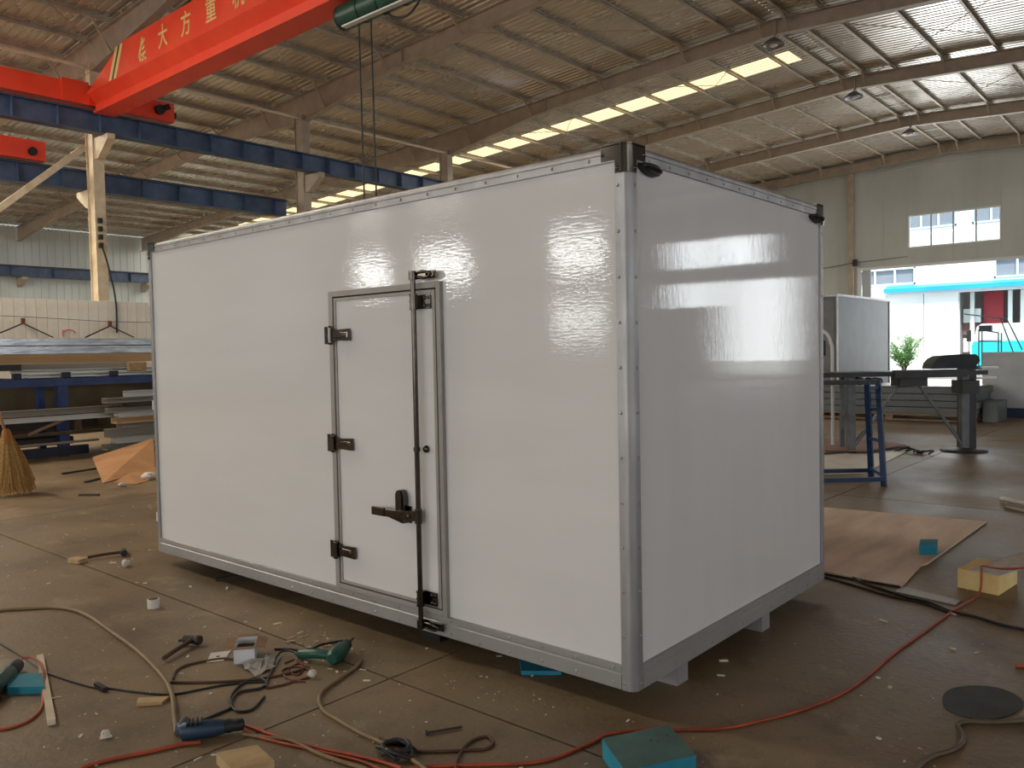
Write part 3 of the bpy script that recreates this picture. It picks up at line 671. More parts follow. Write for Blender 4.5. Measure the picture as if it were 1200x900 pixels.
M_rackblue = mat('rack_blue', (44, 70, 128), (36, 56, 104), 4, rough=.45)
rk = thing('storage_rack', 'blue steel rack carrying long aluminium profiles along the left side', 'rack', (-12.4, 3, 0))
MB().box((-12.34, -3, 1.14), (-12.22, 9, 1.26)).build('front_beam', M_rackblue, rk)
MB().box((-13.3, -3, 1.14), (-13.18, 9, 1.26)).build('rear_beam', M_rackblue, rk)
for y in (-1.6, .4, 2.395, 4.4, 6.4, 8.4):
    MB().box((-12.40, y - .075, 0), (-12.26, y + .075, 1.14)).build('post', M_rackblue, rk)
    MB().box((-13.3, y - .05, 0), (-13.18, y + .05, 1.14)).build('post', M_rackblue, rk)
MB().box((-13.42, -3, .25), (-13.40, 9, 1.14)).build('back_sheet', mat('olive_sheet', (120, 108, 82), (104, 92, 70), 2, rough=.8), rk)  # olive sheet added to darken the gap below the beams
MB().box((-12.36, -3, .02), (-12.24, 2.75, .16)).build('base_beam', mat('navy_paint', (30, 36, 66), (24, 28, 50), 4, rough=.5), rk)
for px in [(1.721, 1.290), (2.440, 1.263), (3.195, 1.264), (4.034, 1.249)]:
    MB().box((-13.3, px[0] - .06, 1.26), (-12.20, px[0] + .06, 1.275)).box((-12.27, px[0] - .06, 1.27), (-12.20, px[0] + .06, 1.36)).build('arm', mat('navy_paint', (30, 36, 66)), rk)
MB().box((-11.98, 2.44, .42), (-11.90, 2.52, .70)).build('stub_post', mat('rust_steel', (96, 78, 62), (74, 60, 50), 6, rough=.7), rk)
MB().obox((-11.95, 2.44, .68), (-11.95, 1.75, .42), .04, .04).build('diagonal_bar', mat('tan_steel', (140, 112, 80), None, rough=.6), rk)
M_wrap = mat('wrapped_aluminium', (196, 200, 202), (150, 156, 160), 9, rough=.22, metal=.6, bump=.5, bscale=22, stretch=(1, .3, 1))
M_mill = mat('mill_aluminium', (205, 204, 198), (182, 180, 172), 5, rough=.35, metal=.45, stretch=(1, .1, 1))
M_mill2 = mat('weathered_aluminium', (160, 152, 138), (132, 124, 110), 5, rough=.5, metal=.3, stretch=(1, .1, 1))
M_tan = mat('tan_board', (206, 170, 124), (190, 154, 110), 5, rough=.7, stretch=(1, .15, 1))
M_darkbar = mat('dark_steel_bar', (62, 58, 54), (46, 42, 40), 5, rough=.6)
def bar(x, y0, y1, z0, z1, w, m, label, name='aluminium_profile', cat='profile', group=None, hollow=True):
    mb = MB()
    if hollow:   # a C section lying open to the front-top
        t = min(.012, (z1 - z0) / 4)
        mb.ext([(0, 0), (w, 0), (w, t * 2), (t, t), (t, z1 - z0 - t), (w, z1 - z0 - t), (w, z1 - z0), (0, z1 - z0)] if w > .05 else [(0, 0), (w, 0), (w, z1 - z0), (0, z1 - z0)], (x, y0, z0), (1, 0, 0), (0, 0, 1), (0, y1 - y0, 0))
    else: mb.bbox((x, y0, z0), (x + w, y1, z1), .006)
    return single(mb, name, m, label, cat, group, origin=(x + w / 2, (y0 + y1) / 2, z0))
bar(-12.85, -3, 8.6, 1.655, 1.785, .5, M_wrap, 'lower of the two shiny film-wrapped aluminium bundles on the rack', 'wrapped_bundle', 'bundle', None, False)
bar(-12.85, -3, 8.6, 1.79, 1.90, .48, M_wrap, 'upper shiny film-wrapped aluminium bundle, topmost on the rack', 'wrapped_bundle', 'bundle', None, False)
bar(-13.0, -3, 8.6, 1.505, 1.65, .62, M_tan, 'long tan board under the shiny wrapped bundles', 'board', 'board', None, False)
y0, y1 = (1.685, 1.463)[0], (3.554, 1.412)[0]
bar(-12.6, y0, y1, 1.41, 1.50, .28, M_mill2, 'grey profile bundle above the blue rack beam, wrapped in tan at its end', 'profile_bundle', 'bundle', None, False)
single(MB().bbox((-12.36, y1 - .1, 1.34), (-12.25, y1 + .22, 1.50), .02), 'tan_wrapping', mat('tan_paper', (196, 164, 124), (176, 146, 108), 9, rough=.8), 'crumpled tan paper wrap at the right end of the grey bundle', 'wrapping')
bar(-12.55, y0 + .05, 8.0, 1.345, 1.405, .25, M_mill, 'pale profile resting just above the rack arms, under the grey bundle')
bar(-12.50, y0 + .2, 8.0, 1.278, 1.338, .22, M_mill, 'lowest pale profile lying on the blue rack arms')
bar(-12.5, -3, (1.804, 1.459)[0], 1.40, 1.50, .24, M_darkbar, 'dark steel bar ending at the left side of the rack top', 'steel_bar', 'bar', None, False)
# lower shelf, long pieces
bar(-12.0, -3, 4.6, .705, .80, .12, M_mill2, 'long grey-tan profile across the lower rack shelf, upper one')
bar(-11.9, -3, 3.3, .615, .69, .10, M_mill, 'long bright profile across the lower rack shelf, lower one')
bar(-12.1, -3, 2.9, .375, .42, .06, mat('rust_steel', (96, 78, 62)), 'thin rusty bar below the lower rack shelf', 'steel_bar', 'bar', None, False)
bar(-12.0, -3, 2.8, .235, .27, .05, M_mill2, 'thin grey bar just above the dark base beam', 'steel_bar', 'bar', None, False)
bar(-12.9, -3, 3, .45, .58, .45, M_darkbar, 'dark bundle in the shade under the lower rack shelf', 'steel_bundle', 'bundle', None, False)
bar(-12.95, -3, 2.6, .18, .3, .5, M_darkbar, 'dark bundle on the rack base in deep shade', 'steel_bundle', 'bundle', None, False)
# stacked profile ends next to the white box
ST = [(.935, 1.03, 128, M_mill, 'short pale profile on the very top of the stack beside the white box'), (.85, .93, 105, M_mill2, 'second profile from the top of the stack beside the white box'),
      (.52, .61, 113, M_tan, 'tan-edged profile below the long bright one in the stack beside the white box'), (.44, .515, 120, M_mill2, 'narrow profile under the tan-edged one in the stack beside the white box'),
      (.30, .435, 106, M_mill2, 'wide grey profile in the middle of the stack beside the white box'), (.20, .295, 112, M_mill, 'pale profile third from the bottom of the stack beside the white box'),
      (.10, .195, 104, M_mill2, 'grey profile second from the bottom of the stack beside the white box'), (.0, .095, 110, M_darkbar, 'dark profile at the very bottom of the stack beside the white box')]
for i, (za, zb, px, m, lb) in enumerate(ST):
    y0 = 2.75 + (px - 104) * .0153
    x = -11.75 + .03 * (i % 3)
    bar(x, y0, 6.5, za, zb, .2, m, lb)
bar(-11.72, 2.95, 6.4, .615, .69, .18, M_mill, 'bright profile just above the tan-edged one in the stack beside the white box')
bar(-11.70, 2.8, 6.4, .695, .77, .18, M_mill2, 'dull profile level with the long shelf profiles in the stack beside the white box')
bar(-11.72, 3.1, 6.4, .775, .845, .18, M_darkbar, 'dark bar third from the top of the stack beside the white box', 'steel_bar', 'bar', None, False)
# cardboard sheets leaning on the stack
M_card = mat('cardboard', (196, 146, 100), (178, 130, 88), 3, rough=.8)
bl, brr = (-8.703, 1.484), (-9.524, 2.545); tl, tr_ = (2.375, 0.059), (3.338, 0.257)
m = MB().plate([(bl[0], bl[1], .004), (brr[0], brr[1], .004), (-11.2, tr_[0], tr_[1]), (-11.2, tl[0], tl[1])], .006, (.3, 0, .95))
single(m, 'cardboard_sheet', M_card, 'tan cardboard sheet leaning against the profile stack', 'cardboard')
m = MB().plate([tuple((-8.662, 1.592)) + (.002,), tuple((-8.266, 1.699)) + (.002,), tuple((-8.610, 2.125)) + (.002,), tuple((-9.266, 2.420)) + (.05,), tuple((-8.946, 1.901)) + (.05,)], .005)
single(m, 'cardboard_piece', M_card, 'smaller torn cardboard piece on the floor under the leaning sheet', 'cardboard')
for (x, y), r, lb in zip([(-8.550, 1.995), (-8.287, 1.531)], (.10, .05), ('crumpled white paper scrap at the cardboard, against the white box', 'small white paper scrap in front of the torn cardboard')):
    m = MB(); bmx = bmesh.new(); bmesh.ops.create_icosphere(bmx, subdivisions=2, radius=r)
    for v in bmx.verts: v.co *= random.uniform(.7, 1.15); v.co.z *= .55
    m.add([v.co + Vector((x, y, r * .5)) for v in bmx.verts], [tuple(v.index for v in f.verts) for f in bmx.faces]); bmx.free()
    single(m, 'paper_scrap', mat('white_scrap', (222, 218, 208), (200, 196, 186), 12, rough=.8), lb, 'scrap')
# dark strips on the floor before the rack
for i, (a, b, lb) in enumerate((((-10.066, 1.517), (-10.196, 2.008), 'thin dark strip on the floor before the rack, left of the cardboard'), ((-8.977, 1.380), (-9.128, 1.609), 'short dark strip on the floor touching the cardboard corner'), ((-8.017, 0.929), (-7.820, 1.064), 'short dark stick on the floor right of the broom'))):
    single(MB().obox((a[0], a[1], .012), (b[0], b[1], .012), .04, .02), 'dark_strip', M_darkbar, lb, 'strip')
# broom
bb = Vector(tuple((-8.752, 0.493)) + (0,)); nk = (0.441, 0.750)
br = thing('straw_broom', 'tan straw broom standing by the rack at left edge', 'broom', bb)
neck = Vector((-8.75, nk[0], nk[1])); tip = neck + (neck - bb) * 1.6 + Vector((0, -.25, .15))
MB().tube([neck - Vector((0, 0, .05)), neck.lerp(tip, .5), tip], .016, 8, 3).build('broomstick', mat('broomstick_wood', (196, 140, 80), (176, 122, 68), 4, rough=.6), br)
m = MB(); rr = random.Random(3)
for i in range(620):
    t = rr.uniform(0, 2 * PI); q = math.sqrt(rr.random())
    e = bb + Vector((math.cos(t) * .13 * q, math.sin(t) * .25 * q, rr.uniform(0, .09) if q < .8 else rr.uniform(.01, .16))); s0 = neck + Vector((math.cos(t), math.sin(t), 0)) * .035 * q
    mid = s0.lerp(e, .5) + Vector((rr.gauss(0, .012), rr.gauss(0, .014), -.02)); d = Vector((.004, 0, 0)); d2 = Vector((0, .004, 0))
    m.add([s0 - d, s0 + d2, mid - d, mid + d2, e - d, e + d2], [(0, 1, 3, 2), (2, 3, 5, 4)])
tag(m.build('bristles', mat('straw', (222, 182, 116), (170, 130, 74), 60, rough=.8), br), kind='stuff')
m = MB().lathe([(.03, 0), (.045, .03), (.06, .16), (.05, .17)], neck + Vector((0, 0, .02)), (bb - neck), 14); m.build('binding', mat('straw_binding', (170, 110, 50), None, rough=.7), br)
# ------------------------------------------------------------------ right: benches, panels, cabinet
U = Vector((-.757, -.653, 0)); V = Vector((-.653, .757, 0))        # along the bench, and away from it
def fr_box(mb, o, a0, a1, b0, b1, z0, z1):
    """box in a frame turned with the bench: a along -U, b along V"""
    q = [Vector((o[0], o[1], 0)) - U * a + V * b + Vector((0, 0, z)) for z in (z0, z1) for a, b in ((a0, b0), (a1, b0), (a1, b1), (a0, b1))]
    return mb.add(q, [(0, 3, 2, 1), (4, 5, 6, 7), (0, 1, 5, 4), (1, 2, 6, 5), (2, 3, 7, 6), (3, 0, 4, 7)])
def fp(o, a, b, z): return Vector((o[0], o[1], 0)) - U * a + V * b + Vector((0, 0, z))
O = (-.93, 10.2)
M_blk = mat('black_steel', (40, 41, 44), (52, 53, 56), 6, rough=.45)
M_gry = mat('grey_steel', (112, 116, 120), (92, 96, 100), 6, rough=.4, metal=.3)
wb = thing('work_bench', 'long black steel work bench on two round-footed posts behind the white box', 'bench', (O[0], O[1], 0))
fr_box(MB(), O, -3.2, .2, -.25, .3, 1.10, 1.165).build('bench_top', M_blk, wb)
fr_box(MB(), O, -1.12, -.1, -.28, -.2, 1.075, 1.185).build('edge_rail', M_blk, wb)
fr_box(MB(), O, -1.0, -.62, -.2, .1, .95, 1.10).build('hanging_box', M_blk, wb)
for a in (0, -1.62):
    fr_box(MB(), O, a - .05, a + .05, -.05, .05, .03, 1.1).build('post', M_gry, wb)
    k = 1 if a == 0 else .25
    MB().lathe([(.30 * k, 0), (.31 * k, .015), (.2 * k, .03), (.07, .05)], fp(O, a, 0, 0), n=24).build('foot_disc', M_blk, wb)
for a0, z0, a1, z1, b in ((-.72, 1.0, -.06, .12, -.1), (-.62, .98, .02, .1, .1), (-.95, 1.0, -1.56, .12, -.1), (-.85, .98, -1.6, .1, .1)):
    MB().obox(fp(O, a0, b, z0), fp(O, a1, b * .3, z1), .025, .025).build('brace', M_gry, wb)
fr_box(MB(), O, -.10, .14, -.15, .15, .83, 1.02).build('motor_box', M_blk, wb)
fr_box(MB(), O, -1.62, -1.56, .35, .41, .0, 1.1).build('rear_leg', M_gry, wb)
mbk = MB()
for a, b, r in ((-1.5, .05, .06), (-1.34, .0, .05), (-1.22, .06, .045)): mbk.cyl(fp(O, a, b - .1, 1.03), fp(O, a, b + .1, 1.03), r, n=10)
mbk.build('roller', M_blk, wb)
# rolled dark pad and clutter on the bench
rp = MB(); prof = [(-.52, 0), (-.5, .08), (-.44, .15), (-.36, .19), (-.1, .205), (.1, .2), (.15, .16), (.16, .1), (.1, .03), (.12, 0)]
vs = [fp(O, a, -.12, 1.187 + z) for a, z in prof] + [fp(O, a * .97, .2, 1.187 + z * .95) for a, z in prof]; n = len(prof)
rp.add(vs, [(i, (i + 1) % n, (i + 1) % n + n, i + n) for i in range(n)]); rp.add(vs[:n], [tuple(range(n))[::-1]]); rp.add(vs[n:], [tuple(range(n))])
single(rp, 'folded_pad', mat('dark_pad', (62, 66, 70), (48, 52, 56), 5, rough=.7, bump=.4, bscale=30), 'dark folded pad lying on the right end of the black bench', 'pad')
for i, (a0, a1, z0, z1, lb) in enumerate(((.06, .3, 1.19, 1.215, 'upper of two short steel strips at the right end of the bench'), (.02, .27, 1.045, 1.07, 'lower of two short steel strips at the right end of the bench'))):
    single(fr_box(MB(), O, a0, a1, -.33, -.29, z0, z1), 'steel_strip', M_mill, lb, 'strip')
ck = fr_box(MB(), O, .17, .36, .32, .5, 0, 1.27); single(ck, 'dark_cabinet', M_blk, 'narrow dark cabinet standing behind the right end of the bench', 'cabinet')
# blue trestle in front
T0, T1 = (-0.924, 6.505), (-1.241, 7.096)
tre = thing('blue_trestle', 'blue steel trestle with slanted legs beside the white box', 'trestle', (T0[0], T0[1], 0))
M_tblue = mat('trestle_blue', (38, 72, 120), (30, 58, 100), 4, rough=.45)
tb0, tb1 = Vector((T0[0], T0[1], 0)), Vector((T1[0], T1[1], 0))
topA, topB = (-1.106, 6.906), (-1.149, 6.656)
for base, top in ((tb0, topA), (tb1, topB)):
    MB().obox(base, (top[0], top[1], 1.14), .055, .055, (1, 0, 0)).build('leg', M_tblue, tre)
    MB().obox(base + U * 1.9, Vector((top[0], top[1], 1.14)) + U * 1.9, .055, .055, (1, 0, 0)).build('leg', M_tblue, tre)
    MB().obox(base + Vector((0, 0, .08)), base + U * 1.9 + Vector((0, 0, .08)), .045, .045).build('lower_rail', M_tblue, tre)
    MB().obox(Vector((top[0], top[1], 1.13)), Vector((top[0], top[1], 1.13)) + U * 1.9, .05, .05).build('top_rail', M_blk, tre)
for f in (.1, .42, .72, .93):
    MB().obox(tb0.lerp(Vector((topA[0], topA[1], 1.14)), f), tb1.lerp(Vector((topB[0], topB[1], 1.14)), f), .035, .035).build('rung', M_tblue, tre)
# flat sheets on the floor by the trestle
sh = MB().plate([tuple((-1.729, 6.932)) + (.002,), tuple((-1.389, 7.319)) + (.002,), tuple((-1.576, 9.998)) + (.002,), tuple((-1.942, 10.541)) + (.002,), tuple((-2.845, 9.997)) + (.002,)], .012)
single(sh, 'white_sheet', M_panelwhite, 'off-white sheet lying on the floor behind the blue trestle', 'sheet')
sh = MB().plate([tuple((-2.437, 8.877)) + (.043,), tuple((-1.916, 9.089)) + (.043,), tuple((-1.694, 10.173)) + (.043,), tuple((-2.189, 10.528)) + (.043,), tuple((-2.970, 10.340)) + (.043,)], .01)
single(sh, 'brown_sheet', mat('brown_board', (150, 108, 84), (134, 96, 74), 3, rough=.7), 'reddish-brown board on top of the off-white floor sheet', 'board')
sh = MB().plate([tuple((-2.371, 8.693)) + (.016,), tuple((-1.624, 10.091)) + (.016,), tuple((-1.836, 10.605)) + (.016,), tuple((-2.928, 10.224)) + (.016,)], .025)  # separate dark layer stands for the dark underside edges of the sheets
single(sh, 'dark_sheet', M_blk, 'dark sheet sandwiched between the brown board and off-white sheet', 'sheet')
c = (-1.449, 9.606)
m = MB()
for k in range(5):
    a0 = k * 1.2; m.tube([(c[0] - .25 + .12 * k, c[1] + .1 * math.sin(a0), .015), (c[0] - .1 + .09 * k, c[1] + .12 * math.cos(a0), .05), (c[0] + .08, c[1] + .1 * math.sin(a0 + 2), .02)], .014, 5)
single(m, 'dark_straps', M_black, 'tangle of dark straps at the tip of the floor sheets', 'straps')
# pallet of dark panels
M_dpan = mat('dark_grey_panel', (112, 118, 120), (96, 102, 104), 2, rough=.5)
PX0, PX1, PY = -6.4, -1.72, 14.95
pa = thing('panel_stack', 'stack of dark grey panels on a pallet near the doorway', 'panel stack', ((PX0 + PX1) / 2, PY + 1, 0))
for k in range(4): MB().bbox((PX0, PY + .03 * (k % 2), .14 + k * .135), (PX1 + .04 * (k % 2), PY + 1.3, .14 + k * .135 + .125), .008).build('panel', M_dpan, pa)
MB().bbox((PX0, PY, .68), (PX1, PY + 1.3, .70), .004).build('cover_sheet', mat('pale_sheet', (206, 210, 210), (190, 194, 194), 3, rough=.35), pa)
MB().bbox((PX1 + .06, PY + .2, .0), (PX1 + .32, PY + 1.1, .40), .01).build('offcut', M_dpan, pa)
M_pal = mat('pallet_wood', (150, 128, 100), (128, 108, 84), 5, rough=.8)
for y in (PY, PY + .6, PY + 1.2):
    MB().box((PX0, y, .10), (PX1, y + .1, .14)).build('slat', M_pal, pa); MB().box((PX0, y, 0), (PX1, y + .1, .03)).build('slat', M_pal, pa)
    for x in (PX0 + .05, PX0 + 1.5, PX0 + 3.0, PX1 - .2): MB().box((x, y, .03), (x + .15, y + .1, .10)).build('block', M_pal, pa)
# big grey panel stack standing at the right
q0, q1 = (-1.913, 1.342), (-1.910, 0.189)
gp = thing('upright_panels', 'upright grey panels on a blue skid at the right picture edge', 'panels', (q0[0] + 1, 16.8, 0))
for k in range(5): MB().bbox((q0[0] + .012 * (k % 2), 16.4 + k * .1, .2), (q0[0] + 2.4, 16.4 + k * .1 + .09, q0[1] - .01 * (k % 3)), .008).build('panel', mat('grey_panel', (196, 202, 204), (180, 186, 188), 2, rough=.45), gp)
for y in (16.42, 16.75): MB().box((q0[0] - .1, y, 0), (q0[0] + 2.6, y + .1, .2)).build('skid', mat('skid_blue', (34, 56, 82), None, rough=.6), gp)
# other box body near the door
e0, e1 = (-6.507, 21.093), (0, 0)
ox, oy = e0[0], e0[1]
f1 = (25.954, 3.079)
ob = thing('small_box_body', 'second smaller grey-white box body standing near the doorway', 'truck box', (ox - 1, oy + 1, 0))
M_ob = mat('box_panel_grey', (112, 118, 122), (104, 110, 114), 2, rough=.5)
MB().box((ox - 2.0, oy, .15), (ox, f1[0], 3.0)).build('body', M_ob, ob)
for y in (oy, f1[0]): MB().box((ox - .02, y - .03, .15), (ox + .02, y + .03, 3.01)).build('corner_strip', M_alu, ob)
MB().box((ox - .03, oy, 2.95), (ox + .02, f1[0], 3.02)).build('top_strip', M_alu, ob)
MB().box((ox - 2.0, oy - .02, 2.95), (ox, oy + .02, 3.02)).build('top_strip', M_alu, ob)
for x in (ox - 1.8, ox - .25): MB().box((x, oy + .1, 0), (x + .1, f1[0] - .1, .15)).build('skid', M_blk, ob)
MB().box((ox - 1.9, oy - .015, .25), (ox - .08, oy + .0, 2.85)).build('end_door', mat('box_end_grey', (120, 124, 126), (110, 114, 116), 3, rough=.4), ob)
# pale arched bracket beside the white box
a0, a1 = (-2.695, 1.343), (-2.604, 1.803)
ab = thing('arched_frame', 'pale arched chair-like frame peeking out behind the white box', 'frame', (a0[0], 9.6, 0))
MB().tube([(a0[0] - .35, 9.6, 0), (a0[0] - .35, 9.6, a1[1] - .1), (a0[0] - .2, 9.6, a1[1]), (a0[0] + .02, 9.6, a1[1] - .06), (a0[0] + .10, 9.6, a1[1] - .22), (a0[0] + .12, 9.6, a0[1]), (a0[0] + .12, 9.6, 0)], .025, 8, 4).build('hoop', M_white_frame, ab)
MB().bbox((a0[0] - .3, 9.59, a0[1] + .05), (a0[0] + .02, 9.62, a1[1] - .18), .01).build('dark_pad', M_black, ab)  # black block put in for the dark hollow inside the hoop
# plywood sheet, teal block, foam block
pw = MB().plate([tuple((-1.194, 4.877)) + (.004,), tuple((0.341, 5.053)) + (.004,), tuple((0.312, 3.282)) + (.004,), tuple((0.290, 3.237)) + (.004,), tuple((0.332, 2.622)) + (.004,), tuple((-0.306, 2.683)) + (.004,)], .012)
single(pw, 'plywood_sheet', mat('worn_plywood', (238, 216, 192), (196, 174, 152), 2.2, rough=.7, stretch=(2.2, .5, 1), lo=.3, hi=.7), 'worn plywood sheet lying on the floor right of the white box', 'plywood')
M_teal = mat('teal_foam', (40, 140, 164), (30, 124, 150), 5, rough=.75)
def floor_block(a, b, c, h, z0=.0):
    """block on the floor: front edge a-b, depth towards c"""
    a, b, c = Vector(a), Vector(b), Vector(c); d = c - b
    return MB().plate([(a.x, a.y, z0), (b.x, b.y, z0), (c.x, c.y, z0), (a.x + d.x, a.y + d.y, z0)], h)
single(floor_block((0.206, 3.499), (0.307, 3.574), (0.267, 3.766), .075, .016), 'teal_foam_block', M_teal, 'small teal foam block standing on the plywood sheet', 'foam block')
M_foam = mat('yellow_foam', (250, 224, 160), (238, 206, 138), 6, rough=.85, bump=.4, bscale=40)
single(floor_block((0.601, 2.848), (0.838, 2.798), (0.879, 3.153), .12), 'yellow_foam_block', M_foam, 'yellow foam block on the floor near the right edge', 'foam block')
w0, w1, w2, w3 = (0.672, 2.830), (0.848, 2.789), (1.051, 3.013), (0.996, 3.411)
single(MB().plate([w0 + (.122,), w1 + (.122,), w2 + (.2,), w3 + (.22,)], .006), 'white_foam_sheet', mat('white_scrap', (222, 218, 208)), 'white sheet resting on top of the yellow foam block', 'sheet')
a, b = (0.246, 6.203), (0.578, 5.962)
single(MB().cyl((a[0], a[1], .03), (b[0], b[1], .03), .022, n=10), 'steel_pipe', M_mill, 'short bright steel pipe on the floor at the right edge', 'pipe')
a, b = (0.343, 5.848), (0.622, 5.656)
single(MB().cyl((a[0], a[1], .015), (b[0], b[1], .015), .014, n=10), 'steel_pipe', M_mill2, 'thin dull pipe on the floor just in front of the bright pipe', 'pipe')

# ------------------------------------------------------------------ outside the door
gr = MB().box((-120, -110, -.6), (120, 140, -.26)).box((-120, Y1 + .3, -.3), (120, 140, -.02)); gy = gr.build('ground', mat('yard_concrete', (190, 188, 180), (176, 174, 166), .5, rough=.8), None, (0, 0, -.3)); tag(gy, 'pale concrete yard outside the hall', 'ground', kind='structure')
eb = thing('yard_building', 'white workshop building with blue eave across the yard', 'building', (-8, 53, 0))
M_bw = mat('building_white', (232, 236, 238), (222, 228, 230), .5, rough=.7)
HH = [(-9.66, 1.5, 0, 4.45)]; WIN = [(-16.6, -12.0, 5.1, 6.1), (-7.9, -3.4, 5.15, 6.25), (-22, -18, 5.1, 6.1), (0, 4.5, 5.1, 6.1), (-13.6, -9.8, 8.3, 9.5), (-9.0, -5.2, 8.3, 9.5), (-18.4, -14.6, 8.3, 9.5), (-4.2, -.4, 8.3, 9.5), (2, 6, 8.3, 9.5)]
m = MB()
for a, b, c, d in rect_minus(-45, 35, -.02, 12, HH + WIN): m.box((a, 50, c), (b, 50.2, d))
m.build('facade', M_bw, eb)
for a, b, c, d in WIN:
    f = MB(); w = .09
    for p, q in (((a, c), (b, c + w)), ((a, d - w), (b, d)), ((a, c), (a + w, d)), ((b - w, c), (b, d))): f.box((p[0], 49.94, p[1]), (q[0], 50.1, q[1]))
    n = 4
    for i in range(1, n): x = a + (b - a) * i / n; f.box((x - .05, 49.97, c), (x + .05, 50.08, d))
    f = f.build('window', mat('window_blue_white', (214, 236, 244), None, rough=.5), eb)
    MB().box((a, 50.12, c), (b, 50.14, d)).build('pane', mat('grey_glass', (120, 128, 140), (134, 142, 152), .4, rough=.12), f)
MB().ext([(0, 0), (-.7, -.12), (-.7, .12), (0, .3)], (-13.6, 50, 4.72), (0, 1, 0), (0, 0, 1), (24, 0, 0)).build('blue_eave', mat('eave_blue', (40, 160, 222), (34, 150, 212), .5, rough=.4), eb)
MB().box((-13.7, 49.7, 4.45), (10.4, 50, 4.62)).build('door_track', M_bw, eb)
for x0, x1 in ((-13.5, -11.52), (-11.48, -9.66)): MB().box((x0, 49.8, 0), (x1, 49.88, 4.45)).build('sliding_door', M_bw, eb)
m = MB().box((-9.66, 60, 0), (1.5, 60.2, 5)).box((-9.9, 50.2, 0), (-9.7, 60.2, 5)).box((1.5, 50.2, 0), (1.7, 60.2, 5)).box((-9.9, 50.2, 5), (1.7, 60.2, 5.2)); m.build('interior_walls', mat('building_inner_grey', (150, 146, 150), None, rough=.8), eb)
MB().box((-8.65, 51.2, 2.0), (-7.65, 51.4, 4.45)).build('red_panel', mat('dark_red_panel', (166, 50, 62), None, rough=.6), eb)
for x in (-9.2, -7.3, -6.7): MB().box((x, 50.5, 0), (x + .2, 50.7, 4.45)).build('inner_post', M_bw, eb)
for z in (1.9, 3.6): MB().box((-9.62, 50.8, z - .9), (-8.72, 50.9, z - .1)).build('inner_light_panel', M_white_frame, eb)
MB().box((-9.66, 50.9, 2.0), (-8.66, 51, 2.6)).build('inner_beam', mat('inner_beam_brown', (120, 92, 88), None, rough=.7), eb)
MB().box((-45, 50.3, 11.9), (35, 60, 12.1)).build('roof', M_bw, eb)
# truck in the yard
tk = thing('parked_truck', 'turquoise and white truck parked in the yard beyond the doorway', 'truck', (-6.6, 46.5, 0))
M_tq = mat('turquoise_paint', (44, 196, 208), (40, 186, 198), 1, rough=.35)
cab = [(-1.25, .55), (-1.28, 1.35), (-1.2, 1.6), (-1.05, 2.35), (-.85, 2.5), (.85, 2.5), (1.05, 2.35), (1.2, 1.6), (1.28, 1.35), (1.25, .55)]
tx = -6.75
MB().ext(cab[:3] + [(1.2, 1.6), (1.28, 1.35), (1.25, .55)], (tx, 45.2, 0), (1, 0, 0), (0, 0, 1), (0, 1.7, 0)).build('cab_lower', M_tq, tk)
MB().ext([(-1.2, 1.6), (-1.05, 2.35), (-.85, 2.5), (.85, 2.5), (1.05, 2.35), (1.2, 1.6)], (tx, 45.25, 0), (1, 0, 0), (0, 0, 1), (0, 1.6, 0)).build('cab_upper', M_bw, tk)
MB().add([(tx - 1.0, 45.23, 1.66), (tx + 1.0, 45.23, 1.66), (tx + .88, 45.23, 2.25), (tx - .88, 45.23, 2.25)], [(0, 1, 2, 3)]).build('windscreen', mat('pale_glass', (190, 206, 214), None, rough=.1), tk)
MB().box((tx - 1.25, 45.05, .35), (tx + 1.25, 45.2, .7)).build('bumper', M_tq, tk)
for s in (-1, 1):
    MB().cyl((tx + s * 1.0 - .14, 46.0, .48), (tx + s * 1.0 + .14, 46.0, .48), .48, n=18).build('wheel', M_black, tk)
    MB().cyl((tx + s * 1.0 - .14, 50.2, .48), (tx + s * 1.0 + .14, 50.2, .48), .48, n=18).build('wheel', M_black, tk) if False else None
    MB().bbox((tx + s * 1.4 - .1, 45.1, 1.6), (tx + s * 1.4 + .1, 45.25, 2.2), .03).build('mirror', M_black, tk)
MB().box((tx - 1.2, 46.9, .7), (tx + 1.2, 49.4, 1.3)).build('load_bed', M_tq, tk)
# dark wheeled platform ladder in the yard
lp = thing('platform_ladder', 'dark tubular platform ladder standing in front of the turquoise truck', 'ladder', (-7, 41, 0))
g = lambda px: (px[0], 41.0, px[1])
PLs = [(-6.867, 2.161), (-6.862, 0.388), (-6.055, 1.976), (-6.050, 0.386), (-6.865, 1.598), (-6.054, 1.579), (-5.294, 0.581), (-5.988, 2.687), (-7.482, 2.912), (-5.712, 2.597), (-5.094, 1.167)]
for i, (p, q) in enumerate(((0, 1), (2, 3), (4, 5), (7, 6), (8, 9), (9, 10), (1, 3), (0, 2))):
    a, b = g(PLs[p]), g(PLs[q])
    MB().tube([a, b] if i not in (0, 1) else [a, (b[0], 41, 0)], .03, 6, 1).build('tube', M_blk, lp)
    if i < 3: MB().tube([(a[0], 41.7, a[2]), (b[0], 41.7, b[2])] if i == 2 else [(a[0], 41.7, a[2]), (b[0], 41.7, 0)], .03, 6, 1).build('tube', M_blk, lp)
MB().box((PLs[0][0], 41, PLs[4][1] - .03), (PLs[2][0], 41.7, PLs[4][1])).build('platform', M_blk, lp)
MB().box((PLs[0][0], 41, PLs[0][1] - .1), (PLs[2][0] - .3, 41.3, PLs[0][1] + .18)).build('tool_tray', M_blk, lp)
